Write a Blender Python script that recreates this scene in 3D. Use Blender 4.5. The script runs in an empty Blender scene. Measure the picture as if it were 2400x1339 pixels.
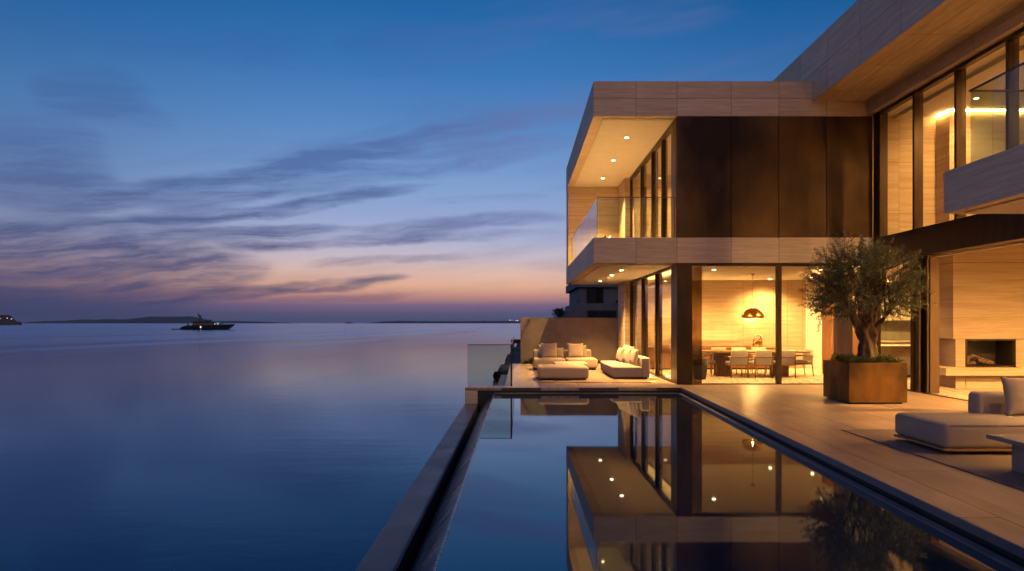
import bpy, math, random
from mathutils import Vector, Matrix, noise as mnoise
random.seed(7)
S = bpy.context.scene
COL = S.collection
F, CX, HY, CAMZ = 1600.0, 1215.0, 757.0, 1.54      # focal length in photo pixels, vanishing point, eye height
def PX(px, Y): return (px - CX) / F * Y
def PZ(py, Y): return CAMZ - (py - HY) / F * Y
def lin(r, g, b):
    f = lambda c: (c / 12.92) if c <= 0.04045 else ((c + 0.055) / 1.055) ** 2.4
    return (f(r / 255), f(g / 255), f(b / 255), 1)

# ------------------------------------------------------------------ node helper
class NT:
    def __init__(s, tree): s.t = tree; s.L = tree.links
    def n(s, typ, **kw):
        nd = s.t.nodes.new(typ)
        for k, v in kw.items(): setattr(nd, k, v)
        return nd
    def put(s, sock, v):
        if isinstance(v, bpy.types.NodeSocket): s.L.new(v, sock)
        elif v is not None: sock.default_value = v
    def m(s, op, a, b=None, c=None, clamp=False):
        nd = s.n('ShaderNodeMath', operation=op, use_clamp=clamp)
        for i, v in enumerate((a, b, c)):
            if v is not None: s.put(nd.inputs[i], v)
        return nd.outputs[0]
    def mr(s, v, a, b, c=0.0, d=1.0, smooth=False):
        nd = s.n('ShaderNodeMapRange', interpolation_type='SMOOTHSTEP' if smooth else 'LINEAR')
        for k, x in zip(('Value', 'From Min', 'From Max', 'To Min', 'To Max'), (v, a, b, c, d)): s.put(nd.inputs[k], x)
        return nd.outputs[0]
    def mix(s, f, a, b, blend='MIX'):
        nd = s.n('ShaderNodeMix', data_type='RGBA', blend_type=blend)
        s.put(nd.inputs[0], f); s.put(nd.inputs[6], a); s.put(nd.inputs[7], b)
        return nd.outputs[2]
    def xyz(s, x=0.0, y=0.0, z=0.0):
        nd = s.n('ShaderNodeCombineXYZ')
        for i, v in enumerate((x, y, z)): s.put(nd.inputs[i], v)
        return nd.outputs[0]
    def sep(s, v):
        nd = s.n('ShaderNodeSeparateXYZ'); s.L.new(v, nd.inputs[0]); return nd.outputs
    def noise(s, vec, scale=1.0, detail=4.0, rough=0.55, dist=0.0):
        nd = s.n('ShaderNodeTexNoise')
        s.put(nd.inputs['Vector'], vec)
        for k, v in (('Scale', scale), ('Detail', detail), ('Roughness', rough), ('Distortion', dist)): s.put(nd.inputs[k], v)
        return nd.outputs[0]
    def scale(s, vec, x, y, z):
        nd = s.n('ShaderNodeVectorMath', operation='MULTIPLY'); s.L.new(vec, nd.inputs[0]); nd.inputs[1].default_value = (x, y, z)
        return nd.outputs[0]
    def ramp(s, f, stops, interp='LINEAR'):
        nd = s.n('ShaderNodeValToRGB'); cr = nd.color_ramp; cr.interpolation = interp
        cr.elements[0].position, cr.elements[0].color = stops[0]
        cr.elements[1].position, cr.elements[1].color = stops[-1]
        for p, c in stops[1:-1]: cr.elements.new(p).color = c
        s.put(nd.inputs[0], f); return nd.outputs[0]
    def bump(s, h, strength=0.2, dist=0.01):
        nd = s.n('ShaderNodeBump'); nd.inputs['Strength'].default_value = strength; nd.inputs['Distance'].default_value = dist
        s.L.new(h, nd.inputs['Height']); return nd.outputs[0]

def newmat(name):
    m = bpy.data.materials.new(name); m.use_nodes = True
    t = NT(m.node_tree); m.node_tree.nodes.clear()
    out = t.n('ShaderNodeOutputMaterial')
    return m, t, out
def principled(t, out, base, rough=0.6, metal=0.0, spec=0.5, normal=None, ior=1.5, sheen=0.0):
    p = t.n('ShaderNodeBsdfPrincipled')
    t.put(p.inputs['Base Color'], base); t.put(p.inputs['Roughness'], rough); t.put(p.inputs['Metallic'], metal)
    p.inputs['IOR'].default_value = ior; p.inputs['Specular IOR Level'].default_value = spec
    if sheen: p.inputs['Sheen Weight'].default_value = sheen
    if normal is not None: t.L.new(normal, p.inputs['Normal'])
    t.L.new(p.outputs[0], out.inputs[0]); return p
def world_pos(t): return t.n('ShaderNodeNewGeometry').outputs['Position']
def obj_pos(t): return t.n('ShaderNodeTexCoord').outputs['Object']

def mat_stone(name, c1, c2, xs=(), ys=(), zs=(), vein=(1.1, 1.1, 20.0), rough=0.6, var=0.16, spec=0.3, line=0.006, pitted=0.5):
    """Vein-cut travertine with tight panel joints at the given world positions."""
    m, t, out = newmat(name); p = world_pos(t); x, y, z = t.sep(p)
    cell, joint = 0.0, None
    for comp, lst, k in ((x, xs, 1.0), (y, ys, 13.7), (z, zs, 71.3)):
        for v in lst:
            g = t.m('GREATER_THAN', comp, v); cell = t.m('MULTIPLY_ADD', g, k, cell)
            j = t.m('COMPARE', comp, v, line); joint = j if joint is None else t.m('MAXIMUM', joint, j)
    wn = t.n('ShaderNodeTexWhiteNoise', noise_dimensions='1D'); t.put(wn.inputs['W'], cell)
    off = t.m('MULTIPLY', wn.outputs[0], 9.0)
    q = t.n('ShaderNodeVectorMath', operation='ADD'); t.L.new(t.scale(p, *vein), q.inputs[0]); t.L.new(t.xyz(off, off, off), q.inputs[1])
    q = q.outputs[0]
    v1 = t.noise(q, 1.0, 6, 0.62, 0.5); v2 = t.noise(q, 3.2, 5, 0.6, 0.3)
    pit = t.noise(t.scale(q, 2.2, 2.2, 2.2), 1.6, 3, 0.5)
    f = t.mr(t.m('ADD', t.m('MULTIPLY', v1, 0.65), t.m('MULTIPLY', v2, 0.35)), 0.3, 0.7)
    col = t.mix(f, c1, c2)
    tone = t.m('ADD', 1.0 - var / 2, t.m('MULTIPLY', wn.outputs[0], var))
    col = t.mix(1.0, col, t.xyz(tone, tone, tone), 'MULTIPLY')
    pits = t.mr(pit, 0.70, 0.76)
    col = t.mix(t.m('MULTIPLY', pits, pitted), col, tuple(c * 0.35 for c in c1[:3]) + (1,))
    if joint is not None: col = t.mix(t.m('MULTIPLY', joint, 0.75), col, tuple(c * 0.15 for c in c1[:3]) + (1,))
    nb = t.bump(t.m('SUBTRACT', t.m('MULTIPLY', v2, 0.5), pits), 0.25, 0.004) if pitted else None
    principled(t, out, col, t.mr(v2, 0.3, 0.7, rough - 0.08, rough + 0.08), 0, spec, nb); return m

def mat_noise(name, c1, c2, scale=4.0, stretch=(1, 1, 1), rough=0.6, metal=0.0, spec=0.4, bump=0.0, bdist=0.004, lo=0.35, hi=0.65, world=False, rvar=0.08, sheen=0.0, detail=5):
    m, t, out = newmat(name); p = t.scale(world_pos(t) if world else obj_pos(t), *stretch)
    v = t.noise(p, scale, detail, 0.6, 0.2)
    col = t.mix(t.mr(v, lo, hi), c1, c2)
    nb = t.bump(v, bump, bdist) if bump else None
    principled(t, out, col, t.mr(v, 0.3, 0.7, rough - rvar, rough + rvar), metal, spec, nb, sheen=sheen); return m
def mat_fabric(name, c1, c2):
    m, t, out = newmat(name); p = obj_pos(t)
    a = t.noise(t.scale(p, 160, 160, 160), 1.0, 2, 0.5); b = t.noise(p, 5.0, 4, 0.6)
    col = t.mix(t.m('ADD', t.m('MULTIPLY', a, 0.6), t.m('MULTIPLY', b, 0.4)), c1, c2)
    nd = t.bump(t.m('ADD', t.m('MULTIPLY', a, 0.3), t.m('MULTIPLY', b, 2.0)), 0.5, 0.008)
    principled(t, out, col, 0.9, 0, 0.2, nd); return m
def mat_glass(name, tint=(0.96, 0.97, 0.96, 1), ior=1.5, rough=0.0):
    m, t, out = newmat(name)
    fr = t.n('ShaderNodeFresnel'); fr.inputs[0].default_value = ior
    bf = t.n('ShaderNodeNewGeometry').outputs['Backfacing']
    f = t.m('MULTIPLY', fr.outputs[0], t.m('SUBTRACT', 1.0, bf))
    tr = t.n('ShaderNodeBsdfTransparent'); tr.inputs[0].default_value = tint
    gl = t.n('ShaderNodeBsdfGlossy'); gl.inputs['Roughness'].default_value = rough
    mx = t.n('ShaderNodeMixShader'); t.L.new(f, mx.inputs[0]); t.L.new(tr.outputs[0], mx.inputs[1]); t.L.new(gl.outputs[0], mx.inputs[2])
    t.L.new(mx.outputs[0], out.inputs[0]); return m
def mat_emit(name, col, strength):
    m, t, out = newmat(name); e = t.n('ShaderNodeEmission'); e.inputs[0].default_value = col; e.inputs[1].default_value = strength
    t.L.new(e.outputs[0], out.inputs[0]); return m
WARM = (1.0, 0.52, 0.15, 1)

# ------------------------------------------------------------------ mesh helper
class MB:
    def __init__(s): s.v = []; s.f = []; s.sm = []
    def add(s, vs, fs, smooth=False):
        o = len(s.v); s.v += [tuple(v) for v in vs]
        s.f += [tuple(i + o for i in f) for f in fs]; s.sm += [smooth] * len(fs); return s
    def box(s, x0, x1, y0, y1, z0, z1):
        vs = [(x, y, z) for z in (z0, z1) for x, y in ((x0, y0), (x1, y0), (x1, y1), (x0, y1))]
        return s.add(vs, [(3, 2, 1, 0), (4, 5, 6, 7), (0, 1, 5, 4), (1, 2, 6, 5), (2, 3, 7, 6), (3, 0, 4, 7)])
    def prism(s, poly, z0, z1, tops=None):
        n = len(poly); t = tops or [z1] * n
        vs = [(x, y, z0) for x, y in poly] + [(x, y, t[i]) for i, (x, y) in enumerate(poly)]
        return s.add(vs, [tuple(range(n))[::-1], tuple(range(n, 2 * n))] + [(i, (i + 1) % n, n + (i + 1) % n, n + i) for i in range(n)])
    def profile_x(s, poly, x0, x1):          # poly in (y, z), extruded along x
        n = len(poly); vs = [(x0, y, z) for y, z in poly] + [(x1, y, z) for y, z in poly]
        return s.add(vs, [tuple(range(n)), tuple(range(n, 2 * n))[::-1]] + [(i, n + i, n + (i + 1) % n, (i + 1) % n) for i in range(n)])
    def profile_y(s, poly, y0, y1):          # poly in (x, z), extruded along y
        n = len(poly); vs = [(x, y0, z) for x, z in poly] + [(x, y1, z) for x, z in poly]
        return s.add(vs, [tuple(range(n)), tuple(range(n, 2 * n))[::-1]] + [(i, n + i, n + (i + 1) % n, (i + 1) % n) for i in range(n)])
    def lathe(s, prof, cx=0, cy=0, cz=0, n=24, smooth=True, cap=True):
        vs = []; fs = []
        for r, z in prof:
            for k in range(n):
                a = 2 * math.pi * k / n; vs.append((cx + r * math.cos(a), cy + r * math.sin(a), cz + z))
        for i in range(len(prof) - 1):
            for k in range(n):
                k2 = (k + 1) % n; fs.append((i * n + k, i * n + k2, (i + 1) * n + k2, (i + 1) * n + k))
        s.add(vs, fs, smooth)
        if cap:
            o = len(s.v) - len(vs); m = len(prof) - 1
            s.f += [tuple(o + k for k in range(n))[::-1], tuple(o + m * n + k for k in range(n))]; s.sm += [False, False]
        return s
    def tube(s, pts, rad, n=8, smooth=True):
        pts = [Vector(p) for p in pts]; vs = []; fs = []
        rad = rad if isinstance(rad, (list, tuple)) else [rad] * len(pts)
        for i, p in enumerate(pts):
            d = (pts[min(i + 1, len(pts) - 1)] - pts[max(i - 1, 0)]).normalized()
            up = Vector((0, 0, 1)) if abs(d.z) < 0.9 else Vector((0, 1, 0))
            a = d.cross(up).normalized(); b = a.cross(d)
            for k in range(n):
                t = 2 * math.pi * k / n + math.pi / n
                vs.append(p + rad[i] * (math.cos(t) * a + math.sin(t) * b))
        for i in range(len(pts) - 1):
            for k in range(n):
                k2 = (k + 1) % n; fs.append((i * n + k, (i + 1) * n + k, (i + 1) * n + k2, i * n + k2))
        m = len(pts) - 1
        s.add(vs, fs, smooth); o = len(s.v) - len(vs)
        s.f += [tuple(o + k for k in range(n)), tuple(o + m * n + k for k in range(n))[::-1]]; s.sm += [False, False]
        return s
    def soft(s, x0, x1, y0, y1, z0, z1, r=0.06, crown=0.0, wob=0.0, seed=0.0):
        c = ((x0 + x1) / 2, (y0 + y1) / 2, (z0 + z1) / 2); h = ((x1 - x0) / 2, (y1 - y0) / 2, (z1 - z0) / 2)
        r = min(r, *[q * 0.98 for q in h])
        def axis(q):
            e = [-q, -q + 0.25 * r, -q + 0.6 * r, -q + r]; k = max(2, min(10, int((2 * q - 2 * r) / 0.12) + 1))
            mid = [(-q + r) + (2 * q - 2 * r) * i / k for i in range(1, k)]
            return e + mid + [-a for a in e[::-1]]
        A = [axis(q) for q in h]; idx = {}; vs = []; fs = []
        def P(p):
            key = tuple(round(q, 5) for q in p)
            if key in idx: return idx[key]
            inn = Vector([max(-(h[i] - r), min(h[i] - r, p[i])) for i in range(3)]); d = Vector(p) - inn
            q = inn + d.normalized() * r if d.length > 1e-6 else Vector(p)
            u, v = q.x / h[0], q.y / h[1]; w = max(0.0, q.z / h[2])
            q.z += crown * (1 - u * u) * (1 - v * v) * w
            if wob:
                g = mnoise.noise_vector(Vector((q.x * 3.1 + seed, q.y * 3.1, q.z * 3.1))); q += g * wob
            idx[key] = len(vs); vs.append((q.x + c[0], q.y + c[1], q.z + c[2])); return idx[key]
        for ax in range(3):
            b, d = (ax + 1) % 3, (ax + 2) % 3
            for sg in (-1, 1):
                for i in range(len(A[b]) - 1):
                    for j in range(len(A[d]) - 1):
                        q = []
                        for bi, dj in ((i, j), (i + 1, j), (i + 1, j + 1), (i, j + 1)):
                            p = [0, 0, 0]; p[ax] = sg * h[ax]; p[b] = A[b][bi]; p[d] = A[d][dj]; q.append(P(p))
                        fs.append(tuple(q if sg > 0 else q[::-1]))
        return s.add(vs, fs, True)
    def pillow(s, w, h, th, seed=0.0, n=18):
        vs = []; fs = []
        for side in (1, -1):
            for j in range(n + 1):
                for i in range(n + 1):
                    u, v = 2 * i / n - 1, 2 * j / n - 1
                    x = w / 2 * u * (1 - 0.09 * (1 - v * v)); z = h / 2 * v * (1 - 0.09 * (1 - u * u))
                    t = th / 2 * max(0.0, (1 - u ** 2) * (1 - v ** 2)) ** 0.42
                    ed = (1 - u ** 4) * (1 - v ** 4)
                    t += 0.010 * ed * mnoise.noise(Vector((x * 9 + seed, z * 16 + seed * 2, side)))
                    t += 0.012 * ed * mnoise.noise(Vector((x * 4 - seed, z * 4, side * 3)))
                    vs.append((x, -side * t, z + h / 2))
        N = (n + 1) ** 2
        for sd in (0, 1):
            for j in range(n):
                for i in range(n):
                    a = sd * N + j * (n + 1) + i; q = (a, a + 1, a + n + 2, a + n + 1); fs.append(q if sd == 0 else q[::-1])
        return s.add(vs, fs, True)
    def build(s, name, mat, parent=None, bevel=0.0, seg=2, base=None):
        me = bpy.data.meshes.new(name)
        off = Vector((0, 0, 0)); q = parent
        while q is not None: off += q.location; q = q.parent
        if base is not None: off = off + Vector(base)
        me.from_pydata([tuple(Vector(v) - off) for v in s.v], [], s.f)
        me.polygons.foreach_set('use_smooth', s.sm); me.update()
        if mat: me.materials.append(mat)
        o = bpy.data.objects.new(name, me); COL.objects.link(o)
        if parent is not None: o.parent = parent
        if base is not None: o.location = base
        if bevel:
            b = o.modifiers.new('bevel', 'BEVEL'); b.width = bevel; b.segments = seg; b.limit_method = 'ANGLE'; b.angle_limit = math.radians(50)
        if any(s.sm):
            import bmesh
            bm = bmesh.new(); bm.from_mesh(me); bmesh.ops.remove_doubles(bm, verts=bm.verts, dist=1e-5)
            bmesh.ops.recalc_face_normals(bm, faces=bm.faces); bm.to_mesh(me); bm.free()
        return o
def B(*a): return MB().box(*a)
def tag(o, label, cat, group=None, kind=None):
    o['label'] = label; o['category'] = cat
    if group: o['group'] = group
    if kind: o['kind'] = kind
    return o
def thing(name, label, cat, loc=(0, 0, 0), rz=0.0, group=None):
    o = bpy.data.objects.new(name, None); COL.objects.link(o); o.location = loc; o.rotation_euler = (0, 0, rz)
    return tag(o, label, cat, group)
def structure(o): o['kind'] = 'structure'; return o
def dup(root, loc, rz, label):
    r = root.copy(); COL.objects.link(r); r.location = loc; r.rotation_euler = (0, 0, rz); r['label'] = label
    for ch in list(root.children):
        c = ch.copy(); COL.objects.link(c); c.parent = r
        for g in list(ch.children):
            d = g.copy(); COL.objects.link(d); d.parent = c
    return r

# ------------------------------------------------------------------ materials
TRA1, TRA2 = (0.46, 0.35, 0.245, 1), (0.76, 0.645, 0.49, 1)
TRI1, TRI2 = (0.42, 0.295, 0.175, 1), (0.70, 0.555, 0.39, 1)
m_roof = mat_stone('roof_travertine', TRA1, TRA2, xs=(2.93, 3.95, 5.30, 6.49, 7.68), ys=(18.6, 20.4, 22.3, 24.4), zs=(7.13,))
m_slab = mat_stone('slab_travertine', TRA1, TRA2, xs=(2.93, 3.95, 5.30, 6.49, 7.68), ys=(18.6, 20.4, 22.3, 24.4))
m_eave = mat_stone('eave_travertine', TRA1, TRA2, ys=[-4 + 1.55 * i for i in range(20)], zs=(7.75,), xs=(7.85, 8.35), vein=(9.0, 1.0, 20.0))
m_balc = mat_stone('balcony_travertine', TRA1, TRA2, ys=[-3 + 1.9 * i for i in range(7)])
m_wall = mat_stone('wall_travertine', TRI1, TRI2, xs=(2.9, 4.6, 6.1, 7.6, 9.1, 9.62, 10.6, 11.6, 12.6), zs=(0.75, 1.5, 2.25, 4.3, 4.95, 5.6, 6.2), vein=(0.55, 0.55, 11.0), line=0.004, var=0.10)
m_pier = mat_stone('pier_travertine', TRI1, TRI2, zs=(0.9, 1.8, 2.6, 4.6, 5.6), vein=(0.8, 0.8, 12.0))
m_chim = mat_stone('chimney_travertine', TRI1, TRI2, zs=(1.16, 2.95), vein=(0.45, 0.45, 9.0), var=0.05)
m_plaster = mat_noise('soffit_plaster', (0.76, 0.70, 0.60, 1), (0.81, 0.75, 0.65, 1), 3.0, rough=0.75, world=True, spec=0.2)
m_white = mat_noise('white_plaster', (0.72, 0.68, 0.60, 1), (0.78, 0.74, 0.66, 1), 3.0, rough=0.7, world=True, spec=0.2)
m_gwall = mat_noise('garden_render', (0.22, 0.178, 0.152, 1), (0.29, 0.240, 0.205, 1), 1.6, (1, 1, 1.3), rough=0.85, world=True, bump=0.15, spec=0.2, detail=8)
m_frame = mat_noise('dark_bronze_frame', (0.042, 0.026, 0.015, 1), (0.066, 0.041, 0.024, 1), 6, (1, 1, 0.2), rough=0.38, metal=0.6, world=True)
def bronze(name, a, b, scale, rough, metal=0.85, bump=0.03, streak=0.2):
    m, t, out = newmat(name); p = world_pos(t)
    v = t.noise(t.scale(p, 1.0, 1.0, 0.6), scale, 5, 0.55, 0.1); w = t.noise(t.scale(p, 14, 14, 0.7), 1.0, 4, 0.5)
    f = t.mr(t.m('ADD', t.m('MULTIPLY', v, 1 - streak), t.m('MULTIPLY', w, streak)), 0.36, 0.66)
    principled(t, out, t.mix(f, a, b), t.mr(v, 0.3, 0.7, rough + 0.1, rough - 0.1), metal, 0.4, t.bump(v, bump, 0.01)); return m
m_panel = bronze('bronze_cladding', (0.016, 0.010, 0.009, 1), (0.115, 0.064, 0.024, 1), 0.7, 0.46, 0.55, 0.03, 0.08)
m_planter = bronze('patinated_bronze', (0.05, 0.029, 0.012, 1), (0.23, 0.112, 0.030, 1), 2.0, 0.45, 0.7, 0.03, 0.03)
m_brass = mat_noise('brass', (0.62, 0.36, 0.08, 1), (0.75, 0.46, 0.13, 1), 3, rough=0.25, metal=1.0)
m_wood = mat_noise('oak', (0.23, 0.12, 0.055, 1), (0.36, 0.20, 0.095, 1), 3.0, (2, 2, 14), rough=0.5, bump=0.05)
m_woodx = mat_noise('walnut_panel', (0.26, 0.115, 0.042, 1), (0.38, 0.18, 0.07, 1), 3.0, (9, 9, 0.6), rough=0.45, world=True)
m_fab = mat_fabric('cream_upholstery', (0.40, 0.315, 0.235, 1), (0.52, 0.42, 0.32, 1))
m_fab2 = mat_fabric('oatmeal_cushion', (0.46, 0.36, 0.26, 1), (0.58, 0.47, 0.36, 1))
m_fabg = mat_fabric('greige_upholstery', (0.29, 0.235, 0.195, 1), (0.38, 0.315, 0.265, 1))
m_rug = mat_fabric('flatweave_rug', (0.19, 0.135, 0.10, 1), (0.27, 0.20, 0.15, 1))
m_chairfab = mat_fabric('ivory_chair_fabric', (0.62, 0.55, 0.45, 1), (0.72, 0.65, 0.54, 1))
m_tabstone = mat_noise('honed_stone', (0.42, 0.36, 0.30, 1), (0.52, 0.45, 0.38, 1), 5, rough=0.45, detail=8)
m_greystone = mat_noise('taupe_stone', (0.21, 0.175, 0.155, 1), (0.28, 0.24, 0.21, 1), 5, rough=0.5, detail=8)
m_glass = mat_glass('window_glass')
m_glassg = mat_glass('balustrade_glass', (0.80, 0.86, 0.83, 1))
m_refl = mat_glass('reflection_tint', (0.42, 0.36, 0.24, 1))
m_black = mat_noise('firebox_black', (0.012, 0.010, 0.009, 1), (0.03, 0.024, 0.02, 1), 6, rough=0.6)
m_soil = mat_noise('soil', (0.018, 0.012, 0.008, 1), (0.05, 0.034, 0.022, 1), 30, rough=0.95, bump=0.6, bdist=0.02)
m_slate = mat_noise('dark_slate', (0.048, 0.042, 0.052, 1), (0.095, 0.082, 0.098, 1), 2.0, rough=0.42, world=True, bump=0.12, detail=8, rvar=0.1)
m_dark = mat_noise('slot_black_stone', (0.010, 0.010, 0.012, 1), (0.022, 0.021, 0.024, 1), 3, rough=0.5, world=True)
m_coping = mat_noise('pool_trim_stone', (0.10, 0.095, 0.10, 1), (0.17, 0.16, 0.165, 1), 3, rough=0.4, world=True)
m_bark = mat_noise('olive_bark', (0.030, 0.019, 0.012, 1), (0.12, 0.074, 0.044, 1), 9, (1, 1, 0.35), rough=0.9, bump=0.9, bdist=0.03, detail=8)
m_log = mat_noise('log_bark', (0.07, 0.038, 0.02, 1), (0.22, 0.135, 0.075, 1), 12, (1, 1, 1), rough=0.9, bump=0.6, bdist=0.02)
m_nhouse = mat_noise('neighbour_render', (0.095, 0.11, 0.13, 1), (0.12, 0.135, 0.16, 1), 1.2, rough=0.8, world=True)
m_nglass = mat_noise('neighbour_dark_glass', (0.010, 0.014, 0.018, 1), (0.02, 0.026, 0.032, 1), 1.0, rough=0.12, world=True)
m_hull = mat_noise('yacht_paint', (0.030, 0.034, 0.042, 1), (0.040, 0.045, 0.055, 1), 0.4, rough=0.25)
m_yglass = mat_noise('yacht_glass', (0.008, 0.010, 0.012, 1), (0.012, 0.014, 0.016, 1), 0.4, rough=0.1)
m_island = mat_noise('scrub_hillside', (0.030, 0.036, 0.022, 1), (0.075, 0.075, 0.050, 1), 0.02, rough=0.95, world=True, detail=8)
m_rock = mat_noise('shore_rock', (0.05, 0.048, 0.046, 1), (0.13, 0.12, 0.11, 1), 0.9, rough=0.9, world=True, bump=0.8, bdist=0.2, detail=9)
m_kit = mat_noise('kitchen_lacquer', (0.40, 0.38, 0.30, 1), (0.44, 0.42, 0.33, 1), 2, rough=0.4, world=True)
m_kitdark = mat_noise('backsplash_glass', (0.16, 0.16, 0.12, 1), (0.22, 0.22, 0.17, 1), 2, rough=0.2, world=True)
m_curt, t, out = newmat('linen_curtain'); d_ = t.n('ShaderNodeBsdfDiffuse'); d_.inputs[0].default_value = (0.60, 0.53, 0.44, 1)
tr_ = t.n('ShaderNodeBsdfTranslucent'); tr_.inputs[0].default_value = (0.62, 0.55, 0.45, 1); mx_ = t.n('ShaderNodeMixShader'); mx_.inputs[0].default_value = 0.5
t.L.new(d_.outputs[0], mx_.inputs[1]); t.L.new(tr_.outputs[0], mx_.inputs[2]); t.L.new(mx_.outputs[0], out.inputs[0])
m_petal = mat_noise('white_petals', (0.80, 0.78, 0.72, 1), (0.88, 0.86, 0.80, 1), 20, rough=0.7)
def leafmat(name, c1, c2, c3):
    m, t, out = newmat(name); p = world_pos(t)
    v = t.noise(p, 3.5, 3, 0.5); w = t.noise(p, 28.0, 2, 0.5)
    col = t.mix(t.mr(w, 0.35, 0.65), t.mix(t.mr(v, 0.35, 0.65), c1, c2), c3)
    d = t.n('ShaderNodeBsdfPrincipled'); t.put(d.inputs['Base Color'], col); d.inputs['Roughness'].default_value = 0.5
    tr = t.n('ShaderNodeBsdfTranslucent'); t.put(tr.inputs[0], col)
    mx = t.n('ShaderNodeMixShader'); mx.inputs[0].default_value = 0.25
    t.L.new(d.outputs[0], mx.inputs[1]); t.L.new(tr.outputs[0], mx.inputs[2]); t.L.new(mx.outputs[0], out.inputs[0]); return m
m_olive = leafmat('olive_leaves', (0.052, 0.060, 0.024, 1), (0.110, 0.118, 0.052, 1), (0.165, 0.172, 0.090, 1))
m_herb = leafmat('herb_leaves', (0.035, 0.055, 0.018, 1), (0.07, 0.095, 0.03, 1), (0.10, 0.12, 0.045, 1))
m_palm = leafmat('palm_leaves', (0.030, 0.038, 0.020, 1), (0.05, 0.058, 0.028, 1), (0.06, 0.065, 0.035, 1))

def mat_deck():
    m, t, out = newmat('terrace_travertine'); p = world_pos(t); x, y, z = t.sep(p)
    xs = t.m('SUBTRACT', x, t.m('MULTIPLY', y, 0.0363))
    vec = t.xyz(y, t.m('SUBTRACT', xs, 3.62), 0.0)
    br = t.n('ShaderNodeTexBrick', offset=0.37, offset_frequency=2)
    t.L.new(vec, br.inputs['Vector'])
    for k, v in (('Scale', 1.0), ('Mortar Size', 0.009), ('Mortar Smooth', 0.1), ('Brick Width', 2.7), ('Row Height', 0.92), ('Bias', 0.0)): br.inputs[k].default_value = v
    br.inputs['Color1'].default_value = (0.82, 0.82, 0.83, 1); br.inputs['Color2'].default_value = (1.13, 1.12, 1.10, 1); br.inputs['Mortar'].default_value = (0.16, 0.145, 0.13, 1)
    q = t.xyz(t.m('MULTIPLY', xs, 7.0), t.m('MULTIPLY', y, 0.8), 0.0)
    v1 = t.noise(q, 1.0, 7, 0.62, 0.6); v2 = t.noise(p, 1.1, 5, 0.6)
    col = t.mix(t.mr(v1, 0.3, 0.7), (0.28, 0.195, 0.142, 1), (0.47, 0.355, 0.27, 1))
    col = t.mix(1.0, col, br.outputs[0], 'MULTIPLY')
    r = t.mr(t.m('ADD', t.m('MULTIPLY', v1, 0.4), t.m('MULTIPLY', v2, 0.6)), 0.15, 0.85, 0.28, 0.37)
    principled(t, out, col, r, 0, 0.5, t.bump(br.outputs['Fac'], -0.15, 0.003)); return m
m_deck = mat_deck()
m_floor = mat_stone('interior_floor_stone', (0.56, 0.46, 0.34, 1), (0.70, 0.60, 0.46, 1), xs=[4.6 + 1.2 * i for i in range(8)], ys=[-5 + 1.2 * i for i in range(24)], vein=(5.0, 0.7, 1), rough=0.3, var=0.06, spec=0.5, line=0.003, pitted=0.0)
def mat_tile():
    m, t, out = newmat('weir_mosaic'); x, y, z = t.sep(world_pos(t))
    br = t.n('ShaderNodeTexBrick', offset=0.0); t.L.new(t.xyz(y, t.m('MULTIPLY', z, 1.25), 0.0), br.inputs['Vector'])
    for k, v in (('Scale', 1.0), ('Mortar Size', 0.005), ('Brick Width', 0.05), ('Row Height', 0.05), ('Bias', 0.0)): br.inputs[k].default_value = v
    br.inputs['Color1'].default_value = (0.04, 0.055, 0.068, 1); br.inputs['Color2'].default_value = (0.12, 0.14, 0.16, 1); br.inputs['Mortar'].default_value = (0.24, 0.26, 0.27, 1)
    w = t.noise(t.xyz(t.m('MULTIPLY', y, 2.0), z, 0.0), 3.0, 4)
    principled(t, out, br.outputs[0], t.mr(w, 0.3, 0.7, 0.08, 0.3), 0, 0.6, t.bump(w, 0.3, 0.01)); return m
m_tile = mat_tile()
def water(name, body, tint, rough, normal_of, scale=1.0, ior=1.33):
    m, t, out = newmat(name); p = world_pos(t)
    nd = normal_of(t, p)
    fr = t.n('ShaderNodeFresnel'); fr.inputs[0].default_value = ior; t.L.new(nd, fr.inputs['Normal'])
    df = t.n('ShaderNodeBsdfDiffuse'); df.inputs[0].default_value = body; t.L.new(nd, df.inputs['Normal'])
    gl = t.n('ShaderNodeBsdfGlossy'); gl.inputs[0].default_value = tint; t.put(gl.inputs['Roughness'], rough(t, p)); t.L.new(nd, gl.inputs['Normal'])
    mx = t.n('ShaderNodeMixShader'); t.L.new(t.m('MULTIPLY', fr.outputs[0], scale), mx.inputs[0]); t.L.new(df.outputs[0], mx.inputs[1]); t.L.new(gl.outputs[0], mx.inputs[2])
    t.L.new(mx.outputs[0], out.inputs[0]); return m
def sea_dist(t, p):
    x, y, z = t.sep(p); return t.m('SQRT', t.m('ADD', t.m('MULTIPLY', x, x), t.m('MULTIPLY', y, y)))
def sea_normal(t, p):
    w = t.m('ADD', t.noise(t.scale(p, 0.35, 0.8, 1), 1.0, 6, 0.66, 0.3), t.m('MULTIPLY', t.noise(t.scale(p, 0.03, 0.5, 1), 1.0, 3, 0.5), 0.6))
    nd = t.n('ShaderNodeBump'); t.L.new(w, nd.inputs['Height']); nd.inputs['Distance'].default_value = 0.15
    t.put(nd.inputs['Strength'], t.mr(sea_dist(t, p), 15, 600, 0.06, 0.004)); return nd.outputs[0]
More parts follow.
